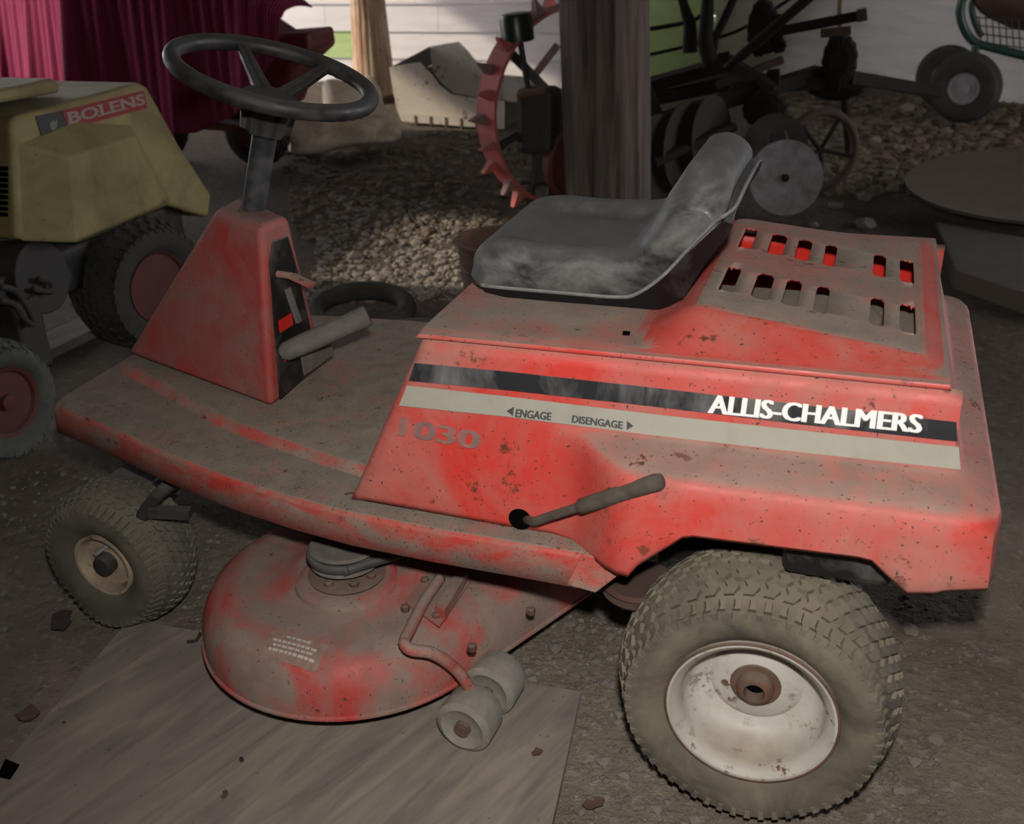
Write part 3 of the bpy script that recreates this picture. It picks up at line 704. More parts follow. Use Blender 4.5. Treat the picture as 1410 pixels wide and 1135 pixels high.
# pan below the cushion
pp = [(-.476, .690), (-.478, .684), (-.44, .678), (-.36, .671), (-.28, .665), (-.22, .660), (-.188, .660), (-.165, .680), (-.130, .745), (-.098, .806), (-.094, .826), (-.104, .832), (-.118, .810), (-.158, .752), (-.19, .716), (-.215, .696), (-.245, .687), (-.32, .686), (-.40, .687)]
bm = B(); rings = []
for tq, dq in ((-1, .002), (-.985, 0), (-.9, 0), (-.7, 0), (-.4, 0), (0, 0), (.4, 0), (.7, 0), (.9, 0), (.985, 0), (1, .002)):
    ring = []
    for x, z in inset(pp, dq):
        k = max(0, min(1, (z - .77) / .07)); z -= k * .026 * sstep(.5, 1, abs(tq)) * (1 if tq < 0 else .5)
        lowk = 1 - sstep(.665, .690, z); x += .026 * sstep(.72, 1.0, abs(tq)) * (1 - sstep(-.46, -.40, x))
        ring.append((x, (YN + YF) / 2 + tq * (HW + .004 - .012 * lowk), max(z + .010 * sstep(.66, .685, z), .6805)))
    rings.append(ring)
loft(bm, rings); mk('seat_pan', bm, M['pan'], seat, smooth=40, bevel=.003)
pl = [(-.482, .688), (-.44, .6855), (-.32, .6845), (-.25, .685), (-.222, .692), (-.185, .722), (-.152, .762), (-.118, .802), (-.102, .814)]
yy = (YN + YF) / 2; hw = (YF - YN) / 2 + .001
path = [(-.480, yy + .1, .700), (-.480, YN + .055, .699), (-.473, YN + .022, .6985), (-.460, YN + .006, .699)] + [(x, YN - .002 + 0, z + .0135) for i, (x, z) in enumerate(pl[1:])] + [(-.094, YN + .03, .832), (-.092, YN + .10, .839), (-.091, yy, .842), (-.092, YF - .06, .839)]
bm = B(); tube(bm, path, .0028, 8, 5); mk('piping', bm, M['piping'], seat, smooth=180)

# wheels
rw = node('rear_wheel', (0, .08, .2), mower)
RO = Vector((0, 0, .1985)); YD = Vector((0, 1, 0))
ROWS6 = [(-.84, -.57), (-.55, -.28), (-.26, .01), (.03, .30), (.32, .59), (.61, .86)]
ROWS5 = [(-.80, -.50), (-.46, -.16), (-.12, .18), (.20, .50), (.52, .82)]
make_tyre('tyre', RO, YD, .192, .117, .165, M['tyre'], rw, 44, ROWS6, crown=.020, bulge=.012, h=.006, ground=.0)
bm = B(); lathe(bm, [(.116, .012), (.1175, .004), (.1165, -.001), (.112, -.001), (.107, .004), (.101, .010), (.099, .020), (.097, .040), (.092, .058), (.080, .070), (.066, .075), (.061, .071), (.055, .068), (.032, .064), (.026, .062), (.026, .085)], RO, YD, 72, caps=False)
rimo = mk('rim', bm, M['rim_white'], rw, smooth=35)
bm = B(); lathe(bm, [(.036, .0635), (.0345, .0615), (.027, .060), (.026, .052), (.021, .046), (.018, .044), (.015, .044), (.0145, .065)], RO, YD, 32, caps=False); mk('hub', bm, M['rust'], rw, smooth=35)
bm = B(); torus(bm, RO + YD * .0, YD, .1172, .0022, 72, 8); mk('rust_ring', bm, M['rust'], rw, smooth=180)
bm = B(); lathe(bm, [(.0145, .064), (.0145, .066)], RO, YD, 24); mk('axle_bore', bm, M['hole'], rw)
def rear_far():
    w = node('rear_wheel', (0, .74, .2), mower); o = Vector((0, 2 * YC, .1985))
    make_tyre('tyre', o, -YD, .190, .117, .165, M['tyre'], w, 34, ROWS5, crown=.020, bulge=.012, ground=.0)
    bm = B(); lathe(bm, [(.116, .012), (.1165, -.001), (.101, .010), (.092, .058), (.03, .064)], o, -YD, 48); mk('rim', bm, M['rim_white'], w, smooth=35)
rear_far()
bm = B(); cyl(bm, (0, .07, .1985), (0, .75, .1985), .014); mk('rear_axle', bm, M['dark_metal'], mower)
FO = at(141, 780, z=.142)
def front(side):
    o = FO.copy() if side > 0 else mir(FO); d = YD * side
    d = Vector((math.sin(math.radians(4)) , side * math.cos(math.radians(4)), .02)).normalized()
    w = node('front_wheel', o, mower)
    make_tyre('tyre', o, d, .138, .062, .112, M['tyre_side'], w, 40, [(-.82, -.50), (-.47, -.15), (-.12, .20), (.23, .52), (.55, .84)], crown=.014, bulge=.013, h=.004, ground=.013)
    bm = B(); lathe(bm, [(.061, .012), (.063, .003), (.062, -.001), (.057, 0), (.052, .008), (.049, .020), (.030, .022), (.02, .018), (.018, .03)], o, d, 48, caps=False); mk('rim', bm, M['rim_tan'], w, smooth=35)
    bm = B(); lathe(bm, [(.020, .018), (.0205, .002), (.018, -.004), (.006, -.006)], o, d, 28); mk('hub_cap', bm, M['dark_metal'], w, smooth=35)
    bm = B(); x_, y_, _ = frame(d); a = o + x_ * .02 + Vector((-.02, 0, .032)); cyl(bm, a + d * .02, a - d * .008, .0045, n=10); mk('valve_stem', bm, M['chrome'], w)
front(1); front(-1)

# cutting deck
deck = node('cutting_deck', (-.6, .36, .06), mower)
C1 = Vector((-.700, .197)); C2 = Vector((-.525, .567)); DR = .262
dv = (C2 - C1).normalized(); a0 = math.atan2(dv.y, dv.x)
def deck_ring(r, z):
    out = []
    for k in range(41): t_ = a0 + math.pi / 2 + math.pi * k / 40; out.append(Vector((C1.x + r * math.cos(t_), C1.y + r * math.sin(t_), z)))
    for k in range(41): t_ = a0 - math.pi / 2 + math.pi * k / 40; out.append(Vector((C2.x + r * math.cos(t_), C2.y + r * math.sin(t_), z)))
    return out
ZB = .078
pr_ = [(DR + .004, ZB), (DR + .004, ZB + .004), (DR, ZB + .006), (DR - .001, ZB + .03), (DR - .006, ZB + .055), (DR - .018, ZB + .078), (DR - .036, ZB + .092), (DR - .060, ZB + .099), (DR - .085, ZB + .102), (.11, ZB + .103), (.098, ZB + .112), (.085, ZB + .113)]
bm = B(); loft(bm, [deck_ring(r, z) for r, z in pr_], c0=False)
shell = mk('deck_shell', bm, M['red_deck'], deck, smooth=60)
ZD = ZB + .103
sc = at(478, 786, z=ZD + .02); sc = Vector((sc.x, sc.y, ZD))
bm = B(); lathe(bm, [(.090, .0), (.088, .008), (.078, .013), (.066, .014)], sc, (0, 0, 1), 48); mk('spindle_mount', bm, M['red_deck'], deck, smooth=35)
bm = B(); lathe(bm, [(.064, .012), (.066, .018), (.06, .022), (.03, .024), (.03, .05)], sc, (0, 0, 1), 48); mk('spindle_housing', bm, M['rust'], deck, smooth=35)
bm = B(); lathe(bm, [(.052, .040), (.060, .044), (.046, .056), (.046, .060), (.060, .072), (.056, .076), (.02, .078)], sc, (0, 0, 1), 48); mk('pulley', bm, M['grey_metal'], deck, smooth=35)
bm = B(); e0 = sc + Vector((0, 0, .058)); path = [e0 + Vector((.30, .20, .02))] + [e0 + Vector((.057 * math.cos(t_), .057 * math.sin(t_), 0)) for t_ in [math.radians(q) for q in (-35, -60, -90, -120, -150, -180, -210)]] + [e0 + Vector((.10, .28, .02))]
tube(bm, path, .0075, 10); mk('drive_belt', bm, M['belt'], deck, smooth=180)
for an in (-100, -50, -10, 200):
    p = sc + Vector((.050 * math.cos(math.radians(an)), .050 * math.sin(math.radians(an)), .022)); bm = B(); lathe(bm, [(.0085, 0), (.0085, .006), (.005, .008)], p, (0, 0, 1), 6); mk('bolt', bm, M['rust'], deck)
bm = B(); p = at(494, 783, z=ZD + .03); cyl(bm, p, p + Vector((0, 0, .045)), .003, n=8); mk('guide_pin', bm, M['red_arm'], deck)
# bracket and gauge arm
bz = ZD + .001
br = [at(u, v, z=bz) for u, v in ((558, 832), (590, 790), (650, 800), (605, 865))]
bm = B(); prism(bm, br, (0, 0, .004)); mk('arm_bracket', bm, M['red_deck'], deck, bevel=.001)
bm = B(); prism(bm, [at(u, v, z=bz + .004) for u, v in ((600, 848), (632, 797), (645, 800), (613, 855))], (0, 0, .02)); mk('bracket_flange', bm, M['red_deck'], deck, bevel=.001)
for u, v in ((585, 800), (626, 810), (558, 838), (601, 849), (650, 892), (731, 842)):
    p = at(u, v, z=bz + .004); bm = B(); lathe(bm, [(.0075, -.004), (.0075, .005), (.004, .007)], p, (0, 0, 1), 6); mk('bolt', bm, M['rust'], deck)
RA = at(640, 1062, z=.013); RRAD = .047; rc = Vector((RA.x - .016, RA.y + .035, .013 + RRAD))
ap = [at(606, 796, z=bz + .016), at(583, 830, z=bz + .016), at(565, 866, z=bz + .016), at(557, 884, z=bz + .016), at(566, 895, z=bz + .012), at(596, 900, z=bz + .004), at(628, 922, z=.145), at(648, 950, z=.10), Vector((rc.x + .018, rc.y + .045, rc.z + .012))]
bm = B(); tube(bm, ap, .0095, 14); mk('gauge_arm', bm, M['red_arm'], deck, smooth=180)
axd = Vector((.10, 1, 0)).normalized()
bm = B(); cyl(bm, rc - axd * .004, rc + axd * .165, .009, n=16); mk('roller_axle', bm, M['rust'], deck)
for off in (0, .090):
    o_ = rc + axd * off; bm = B()
    lathe(bm, [(.012, .008), (.026, .006), (.036, 0), (RRAD - .001, .006), (RRAD, .014), (RRAD - .001, .052), (RRAD - .006, .062), (.026, .064), (.012, .060)], o_, axd, 40); rl_ = mk('gauge_roller', bm, M['roller'], deck, smooth=40)
bm = B(); lathe(bm, [(.013, -.002), (.0125, .010)], rc, axd, 20); mk('roller_bushing', bm, M['rust'], deck)
# warning label on the deck shoulder
dl = [at(u, v, z=ZB + .100) for u, v in ((357, 893), (433, 911), (453, 888), (376, 868))]
bm = B(); NQ = 6; fq = quad_map(dl); GV = []
def on_deck(p):
    q = Vector((p.x, p.y)); t_ = max(0, (q - C1).dot(dv)); dist = (q - C1 - dv * t_).length
    return Vector((p.x, p.y, interp([(0, ZB + .103), (DR - .085, ZB + .102), (DR - .060, ZB + .099), (DR - .036, ZB + .092), (DR - .018, ZB + .078)], dist)))
GV = [[bm.verts.new(on_deck(fq(i / NQ, j / 3)) + Vector((0, -.0005, .0012))) for i in range(NQ + 1)] for j in range(4)]
for j in range(3):
    for i in range(NQ): bm.faces.new((GV[j][i], GV[j][i + 1], GV[j + 1][i + 1], GV[j + 1][i]))
lab = mk('warning_label', bm, M['deck_label'], deck, solid=.0006)
bm = B()
for t0, s0, s1 in ((.80, .30, .72), (.58, .10, .90), (.40, .14, .86), (.22, .10, .92)):
    k = s0
    while k < s1 - .03:
        w_ = random.uniform(.05, .11); q = [(k, t0), (min(k + w_, s1), t0), (min(k + w_, s1), t0 + .09), (k, t0 + .09)]
        bm.faces.new([bm.verts.new(on_deck(fq(s_, t_)) + Vector((0, -.0008, .0022))) for s_, t_ in q]); k += w_ + .02
lo_ = mk('label_print', bm, M['label_line'], deck, solid=.0003)

# ------------------------------------------------------------------ plywood sheet and litter under the mower
bm = B(); tl = at(182, 848, z=.012); trr = at(800, 952, z=.012); b2 = at(757, 1150, z=.012); l2_ = at(-60, 1030, z=.012)
dn = (b2 - trr).normalized()
cor = [tl, at(232, 862, z=.012), trr, trr + dn * .95, trr + dn * .95 + (tl - trr), ]
prism(bm, [Vector((p.x, p.y, -.004)) for p in cor], (0, 0, .016))
tag(mk('plywood_sheet', bm, M['ply'], bevel=.001), 'grey dusty plywood sheet lying under the front of the red mower', 'plywood')
def leaf(u, v, size, m, label, seed, name='dead_leaf', cat='leaf', z=.0125):
    rnd = random.Random(seed); p = at(u, v, z=z); bm = B(); n = 9; c = bm.verts.new((0, 0, size * .05)); ring = []
    for k in range(n):
        t_ = 2 * math.pi * k / n; r = size * (.5 + .35 * rnd.random()) * (1 + .3 * math.cos(2 * t_ + seed)); ring.append(bm.verts.new((r * math.cos(t_), r * math.sin(t_), size * rnd.uniform(.02, .22))))
    for k in range(n): bm.faces.new((c, ring[k], ring[(k + 1) % n]))
    o = mk(name, bm, m, solid=.0008); o.location = p; return tag(o, label, cat)
leaf(40, 985, .030, M['leaf'], 'curled brown dead leaf on the plywood near its left edge', 1)
leaf(84, 856, .036, M['leaf2'], 'dark torn leaf on the plywood corner beside the front tyre', 2)
leaf(740, 1037, .014, M['leaf'], 'small brown leaf on the plywood right of the rollers', 4)
leaf(818, 1108, .018, M['leaf'], 'brown leaf on the dirt just left of the rear tyre', 5, z=0)
leaf(88, 1000 - 5, .004, M['leaf2'], 'tiny dark leaf crumb right of the curled leaf on the plywood', 6)
leaf(333, 1047, .008, M['leaf2'], 'dark crumb of leaf below the cutting deck on the plywood', 8)
leaf(310, 1094, .010, M['leaf'], 'thin brown leaf scrap at the bottom of the plywood', 9)
leaf(955, 440, .02, M['leaf'], 'orange brown leaf on the gravel', 10) if False else None
bm = B(); q = [at(u, v, z=.0125) for u, v in ((-4, 1070), (8, 1046), (27, 1054), (14, 1074))]; prism(bm, q, (0, 0, .0015)); tag(mk('rubber_scrap', bm, M['hole']), 'small black square scrap on the plywood at the left edge', 'scrap')
bm = B(); tube(bm, [at(258, 884, z=.016), at(270, 882, z=.018), at(276, 872, z=.02)], .003, 8); tag(mk('twig', bm, M['leaf2']), 'short dark twig between the front tyre and the cutting deck', 'twig')

# ------------------------------------------------------------------ stones and gravel
def rock_mesh(seed, n=1):
    bm = B(); bmesh.ops.create_icosphere(bm, subdivisions=n, radius=1.0); rnd = random.Random(seed)
    sc_ = Vector((rnd.uniform(.75, 1.3), rnd.uniform(.7, 1.1), rnd.uniform(.4, .75))); of = Vector((seed * 3.1, 0, 0))
    for v in bm.verts:
        v.co = Vector((v.co.x * sc_.x, v.co.y * sc_.y, v.co.z * sc_.z)) * (1 + .35 * noise.noise(v.co * 1.3 + of))
    me = bpy.data.meshes.new('stone'); bm.to_mesh(me); bm.free(); return me
protos = [rock_mesh(i) for i in range(8)]
PV = [([v.co.copy() for v in me.vertices], [tuple(p.vertices) for p in me.polygons]) for me in protos]
def gravel(name, label, count, sampler, smin, smax, m, seed):
    rnd = random.Random(seed); V_ = []; F_ = []
    for _ in range(count):
        x, y = sampler(rnd)
        if (Vector((x, y, 0)) - pa).dot(Vector((-dd.y, dd.x, 0)).normalized()) > -.08 or y > 6.5 or (Vector((x, y)) - Vector((-.915, 2.98))).length < .23: continue
        if (-2.95 < x < -1.85 and 4.85 < y < 5.6) or (Vector((x, y)) - Vector((-1.02, 1.98))).length < .2 or (Vector((x, y)) - Vector((.76, 3.62))).length < .55: continue
        s_ = smin * (smax / smin) ** (rnd.random() ** 2.2); vs, fs = rnd.choice(PV); a = rnd.random() * 6.28; ca_, sa_ = math.cos(a), math.sin(a); b0 = len(V_)
        z0 = gz(x, y) + s_ * .2
        for v in vs: V_.append((x + s_ * (v.x * ca_ - v.y * sa_), y + s_ * (v.x * sa_ + v.y * ca_), z0 + s_ * v.z))
        for f in fs: F_.append(tuple(b0 + i for i in f))
    me = bpy.data.meshes.new(name); me.from_pydata(V_, [], F_); o = obj(name, me, m); return tag(o, label, 'gravel', kind='stuff')
def quad_sampler(px, jitter=0):
    q = [at(u, v, z=0) for u, v in px]; f = quad_map(q)
    def s_(r):
        p = f(r.random(), r.random()); return p.x, p.y
    return s_
gravel('gravel', 'pale gravel bank on the dirt behind the steering tower', 3400, quad_sampler(((420, 408), (650, 408), (690, 280), (455, 262))), .003, .021, M['stone'], 1)
gravel('gravel', 'brownish gravel scattered between the gravel bank and the far wall', 2300, quad_sampler(((410, 330), (800, 330), (900, 150), (380, 200))), .006, .032, M['stone3'], 2)
gravel('gravel', 'stony ground below the pale siding at the right', 3200, quad_sampler(((1050, 262), (1460, 262), (1460, 128), (1060, 112))), .008, .045, M['stone3'], 3)
gravel('gravel', 'grey gravel between the cutting deck and the rear tyre', 500, quad_sampler(((690, 960), (870, 1010), (880, 800), (700, 830))), .002, .010, M['stone2'], 4)
gravel('gravel', 'crushed pale grit along the foot of the rear tyre', 1500, quad_sampler(((770, 1150), (1330, 1180), (1300, 1000), (800, 980))), .0012, .008, M['stone2'], 5)
gravel('gravel', 'fine grit on the bare dirt right of the rear tyre', 500, quad_sampler(((1200, 1150), (1440, 1150), (1440, 640), (1240, 820))), .0012, .007, M['stone2'], 6)
gravel('gravel', 'grey grit on the dirt under the front of the mower', 500, quad_sampler(((0, 860), (300, 860), (320, 640), (0, 640))), .002, .010, M['stone2'], 7)
gravel('gravel', 'pale grit at the plywood edge under the cutting deck', 260, quad_sampler(((260, 900), (640, 1010), (800, 880), (270, 850))), .002, .009, M['stone2'], 8)
def stones(spots, label, group, m, z=0):
    rnd = random.Random(len(label))
    ORD = ['leftmost', 'second', 'third', 'fourth', 'fifth', 'sixth', 'seventh', 'eighth', 'ninth', 'tenth', 'eleventh', 'twelfth', 'thirteenth', 'fourteenth', 'fifteenth']
    for qi, (u, v, r_px) in enumerate(sorted(spots)):
        p = at(u, v, z=z); s_ = r_px * (p - CP).length / FPX; me = protos[rnd.randrange(8)].copy(); me.materials.clear(); me.materials.append(m)
        o = bpy.data.objects.new('stone', me); COL.objects.link(o); o.location = (p.x, p.y, gz(p.x, p.y) + s_ * .28); o.scale = (s_, s_, s_); o.rotation_euler = (0, 0, rnd.random() * 6.28)
        tag(o, label + (', leftmost of its kind' if qi == 0 else ', %s from the left' % ORD[qi]), 'stone', group)
stones([(488, 350, 11), (590, 300, 10), (573, 332, 9), (560, 315, 8), (533, 372, 8), (470, 365, 9), (445, 330, 9), (610, 350, 9), (515, 325, 8), (545, 290, 9), (600, 380, 8), (500, 300, 9), (460, 290, 9), (575, 360, 7), (625, 285, 9)], 'larger pale stone in the gravel bank behind the steering tower', 'pale stones of the gravel bank', M['stone'])
stones([(562, 232, 9), (545, 262, 8), (430, 255, 9), (620, 240, 8), (510, 285, 8), (640, 210, 7), (590, 200, 7)], 'grey stone on the dark dirt before the white trough', 'grey stones before the trough', M['stone2'])
stones([(1250, 150, 12), (1205, 190, 8), (1130, 150, 8), (1305, 180, 9), (1370, 185, 8), (1240, 200, 8), (1395, 170, 8), (1150, 175, 7), (1190, 150, 7), (1275, 205, 7), (1340, 195, 7)], 'stone on the stony ground near the hand cart wheel', 'stones near the hand cart', M['stone'])
stones([(1190, 312, 14), (1150, 280, 10), (1190, 265, 14), (1210, 345, 9), (1225, 240, 8), (1120, 310, 8), (1175, 240, 8)], 'flat grey stone on the dirt behind the louvred hood', 'stones behind the hood', M['stone2'])
stones([(765, 885, 11), (840, 868, 9), (797, 858, 8), (790, 945, 8), (820, 905, 10), (740, 905, 9), (695, 905, 10), (720, 925, 8), (760, 940, 7), (830, 840, 9)], 'grey stone between the gauge rollers and the rear tyre', 'stones beside the rear tyre', M['stone2'])
stones([(860, 1060, 10), (905, 1105, 11), (830, 1040, 10), (885, 1035, 9), (960, 1120, 10), (1240, 1080, 9), (1260, 1040, 9), (1255, 860, 10), (1290, 1010, 9), (1200, 1115, 9)], 'flat pale stone at the foot of the rear tyre', 'stones at the foot of the rear tyre', M['stone'])

# ------------------------------------------------------------------ yellow mower at the left
XM = -2.0; XB = -1.935
bol = thing('yellow_lawn_tractor', (-2.2, 1.2, 0), 'faded yellow lawn tractor with a red and black hood sticker, left of the red mower', 'lawn tractor')
hp = [at(u, v, x=XM) for u, v in ((22, 330), (14, 172), (20, 160), (60, 150), (192, 114), (204, 120), (248, 200), (292, 268), (288, 300), (228, 282), (110, 332))]
bm = B(); prism(bm, hp, (-.46, 0, 0))
hd = mk('hood', bm, M['yellow'], bol, smooth=35, bevel=.015, seg=3)
# raised rib on the hood's top
tp = [at(u, v, x=XM - .10) for u, v in ((-40, 150), (-40, 128), (30, 118), (72, 108), (84, 114), (84, 128))]
bm = B(); prism(bm, tp, (-.26, 0, 0)); mk('hood_scoop', bm, M['yellow'], hd, smooth=35, bevel=.012, seg=3)
# side blister
f1 = [at(u, v, x=XB) for u, v in ((104, 334), (94, 217), (186, 186), (224, 272), (218, 284))]
f0 = [at(u, v, x=XM - .004) for u, v in ((28, 332), (22, 198), (96, 166), (182, 172), (236, 276), (226, 284), (112, 334))]
bm = B()
a_ = poly_ring(bm, f1); b_ = poly_ring(bm, f0)
bm.faces.new(a_); bm.faces.new((b_[0], b_[1], a_[1], a_[0])); bm.faces.new((b_[1], b_[2], a_[1])); bm.faces.new((b_[2], b_[3], a_[2], a_[1])); bm.faces.new((b_[3], b_[4], a_[3], a_[2])); bm.faces.new((b_[4], b_[5], a_[4], a_[3])); bm.faces.new((b_[5], b_[6], a_[0], a_[4])); bm.faces.new((b_[6], b_[0], a_[0]))
mk('side_panel', bm, M['yellow'], hd, smooth=30, bevel=.008, seg=3)
# front face louvres
yf = at(22, 330, x=XM).y
for k in range(9):
    v = 232 + k * 8; p = at(3, v, y=yf - .004); bm = B(); box(bm, (p.x - .12, yf - .004, p.z - .004), (p.x + .012, yf + .004, p.z + .004)); mk('louvre_slot', bm, M['hole'], hd)
sq = lambda pts, dx=.003: [Vector((XM + dx, p.y, p.z)) for p in [at(u, v, x=XM) for u, v in pts]]
bm = B(); prism(bm, sq(((84, 152), (93, 178), (202, 148.5), (197, 124.5)), .002), (.001, 0, 0)); mk('red_sticker', bm, M['bolens_red'], hd)
bm = B(); prism(bm, sq(((48, 160), (56.5, 188), (92, 178.5), (83, 152.5)), .002), (.001, 0, 0)); mk('emblem_patch', bm, M['bolens_dark'], hd)
serif = []
lettering('hood_lettering', 'BOLENS', sq(((94, 171), (198.5, 143.5), (195.5, 129), (90.5, 155))), M['bolens_text'], hd, (.0018, 0, 0), bold=.018,
          extra=[[(a0_, b0_), (a1_, b0_), (a1_, b0_ + .10), (a0_, b0_ + .10)] for a0_, a1_, b0_ in ((-.012, .06, 0), (-.012, .06, .9), (.355, .44, 0), (.355, .44, .9), (.505, .56, 0), (.505, .56, .9), (.655, .745, .0), (.655, .72, .9), (.79, .855, .9))])
crest = [(66, 166), (68, 170), (71, 165), (74, 168), (77, 163.5), (77.5, 172), (75, 178), (70, 180), (67.5, 175)]
bm = B(); prism(bm, sq(crest, .0032), (.0008, 0, 0)); mk('emblem_print', bm, M['bolens_crest'], hd)
bm = B(); box(bm, (-2.42, .72, .24), (-2.05, 1.75, .36)); mk('frame', bm, M['black'], bol, bevel=.01)
bm = B(); cyl(bm, (-2.32, 1.05, .30), (-2.02, 1.05, .33), .10, n=28); mk('engine_shroud', bm, M['dark_metal'], bol, bevel=.004)
bm = B(); tube(bm, [at(0, 395, x=-1.98), at(22, 402, x=-1.98), at(40, 428, x=-1.98), at(45, 446, x=-1.98), at(34, 440, x=-1.98), at(20, 420, x=-1.98), at(0, 415, x=-1.98)], .009, 10)
tube(bm, [at(52, 384, x=-2.0), at(70, 390, x=-2.0), at(68, 402, x=-2.0), at(45, 398, x=-2.0)], .008, 10); mk('front_linkage', bm, M['dark_metal'], bol, smooth=180)
bm = B(); box(bm, (-2.2, .9, .1), (-2.0, 1.0, .3)); mk('axle_bracket', bm, M['dark_metal'], bol, bevel=.01)
bw = node('rear_wheel', (-2.05, 1.36, .2), bol); bo = Vector((-1.915, 1.395, .196)); XD = Vector((-.97, .24, 0)).normalized()
make_tyre('tyre', bo, XD, .196, .105, .19, M['tyre_dark'], bw, 30, ROWS5, crown=.022, bulge=.014, h=.007, ground=-.01)
bm = B(); lathe(bm, [(.106, .012), (.107, 0), (.10, .004), (.09, .04), (.06, .06), (.03, .05), (.03, .03), (.008, .028)], bo, XD, 40); mk('rim', bm, M['red_rim'], bw, smooth=35)
bw = node('front_wheel', (-1.95, .62, .15), bol); bo = at(-12, 545, x=-1.88)
bo = Vector((-1.88, .700, .130)); bd = Vector((-1, .1, 0)).normalized()
make_tyre('tyre', bo, bd, .150, .088, .11, M['tyre_green'], bw, 26, [(-.8, -.3), (-.25, .25), (.3, .8)], crown=.014, h=.005, ground=-.012)
bm = B(); lathe(bm, [(.089, .012), (.09, 0), (.08, .004), (.07, .02), (.02, .016), (.02, .0), (.004, -.002)], bo, bd, 40); mk('rim', bm, M['red_rim'], bw, smooth=35)
# plank under it
a = at(-10, 512, z=.015); b = at(165, 430, z=.015); bm = B(); beam(bm, a, b, .13, .03); tag(mk('wooden_plank', bm, M['ply'], bevel=.003), 'grey plank lying on the dirt under the yellow tractor', 'plank')

# ------------------------------------------------------------------ red machine under the maroon cloth
YT = 3.55
mach = thing('red_machine', (-3.3, 3.9, 0), 'dark red machine half hidden under the maroon cloth behind the steering wheel', 'machine')
pp = [at(u, v, y=YT + .10) for u, v in ((150, 40), (330, 20), (372, 48), (424, 44), (428, 70), (400, 96), (385, 150), (330, 160), (180, 150))]
bm = B(); prism(bm, pp, (0, .28, 0)); mk('body', bm, M['machine_red'], mach, smooth=35, bevel=.02, seg=3)
bm = B(); prism(bm, [at(u, v, y=YT + .06) for u, v in ((235, 158), (250, 154), (325, 168), (330, 176), (320, 182), (240, 176))], (0, .05, 0)); mk('trim_bar', bm, M['red_rim'], mach, bevel=.006)
bm = B(); tube(bm, [at(240, 158, y=YT), at(290, 164, y=YT), at(345, 172, y=YT)], .012, 10); mk('bumper_bar', bm, M['chrome'], mach, smooth=180)
for u in (205, 345):
    c_ = at(u, 175, y=YT + .16); c_ = Vector((c_.x, c_.y, .17)); w_ = node('wheel', c_, mach)
    make_tyre('tyre', c_, (0, 1, 0), .17, .09, .13, M['tyre_dark'], w_, 24, [(-.8, -.3), (-.25, .25), (.3, .8)], ground=-.01)
    bm = B(); lathe(bm, [(.09, .01), (.09, 0), (.07, .03), (.02, .03)], c_, (0, 1, 0), 32); mk('rim', bm, M['red_rim'], w_, smooth=35)
# the cloth: draped over the machine, hanging at the front, longer at the left
bm = B(); NU, NV = 220, 34; CV = []
xl = at(-150, 60, y=YT - .05).x; xr = at(338, 10, y=YT - .05).x
top_z = .92; xcor = at(112, 60, y=YT).x
for i in range(NU + 1):
    s_ = i / NU; x = xl + (xr + .16 - xl) * s_; row = []
    u_ = s_ * (338 + 75 + 90) - 150
    hang = interp([(-60, 160), (60, 150), (104, 150), (112, 170), (240, 178), (300, 150), (335, 95), (372, 42), (420, 40)], u_)
    zb = at(max(u_, -60), hang, y=YT).z
    zt = interp([(-60, 1.10), (200, 1.05), (300, .93), (345, .80), (372, .70), (400, .68)], u_)
    zb = min(zb, zt - .03)
    fold = .035 * math.sin(x * 13) + .018 * math.sin(x * 31 + 1) + .02 * noise.noise(Vector((x * 4, 0, 0)))
    rib = .006 * math.sin(x * 95)
    for j in range(NV + 1):
        t_ = j / NV
        if t_ < .42:
            k = t_ / .42; y = YT + .30 - .30 * k; z = zt + .02 * math.sin(k * 3) ; z -= .02 * (k > .9) * (k - .9) * 10
        else:
            k = (t_ - .42) / .58; z = zt - .02 - (zt - .02 - zb) * k; y = YT - .02 - (fold + .03) * k * 1.0 - rib - .12 * k * (1 if u_ < 110 else .35) * (1 - .5 * s_)
        if x < xcor: y += .55 * (xcor - x) * (1 if t_ >= .42 else (.4 + .6 * t_ / .42))
        row.append(bm.verts.new((x, y, z)))
    CV.append(row)
for i in range(NU):
    for j in range(NV): bm.faces.new((CV[i][j], CV[i + 1][j], CV[i + 1][j + 1], CV[i][j + 1]))
tag(mk('draped_cloth', bm, M['cloth'], smooth=60, solid=.006), 'maroon ribbed cloth draped over the red machine at the upper left', 'cloth')

# ------------------------------------------------------------------ rusty column, trough, log
cb = at(517, 138, z=0); cb = Vector((cb.x, cb.y, gz(cb.x, cb.y) - .01))
colm = thing('rusty_column', cb, 'fluted rusty tapered metal column standing before the white wall', 'column')
bm = B(); lathe(bm, [(.158, 0), (.160, .05), (.150, .06), (.145, .08), (.118, .62), (.116, .70), (.13, .72), (.13, .78), (.112, .80), (.105, 1.4)], cb, (0, 0, 1), 120, fn=lambda r, a, t_: r * (1 - .06 * (math.cos(t_ * 20) > .2) * (.08 < a < .7)))
mk('shaft', bm, M['col_rust'], colm, smooth=30)
bm = B(); lathe(bm, [(.17, 0), (.172, .012), (.172, .045), (.162, .055)], cb, (0, 0, 1), 60); mk('base_ring', bm, M['rust'], colm, smooth=35)
YR = 4.95
trough = thing('metal_trough', at(610, 172, y=YR), 'rusty white enamelled metal trough with a dark inside, beside the rusty column', 'trough')
tp = [(536, 93), (556, 89), (578, 86), (592, 100), (606, 118), (622, 130), (650, 135), (694, 139), (694, 177), (620, 172), (553, 167), (546, 150), (540, 120)]
fp = [at(u, v, y=YR) for u, v in tp]
off = Vector((.06, .50, .06))
bm = B(); prism(bm, fp, (0, .012, 0)); mk('front_side', bm, M['enamel'], trough, bevel=.003)
bm = B(); prism(bm, [p + off for p in fp], (0, .012, 0)); mk('back_side', bm, M['enamel'], trough, bevel=.003)
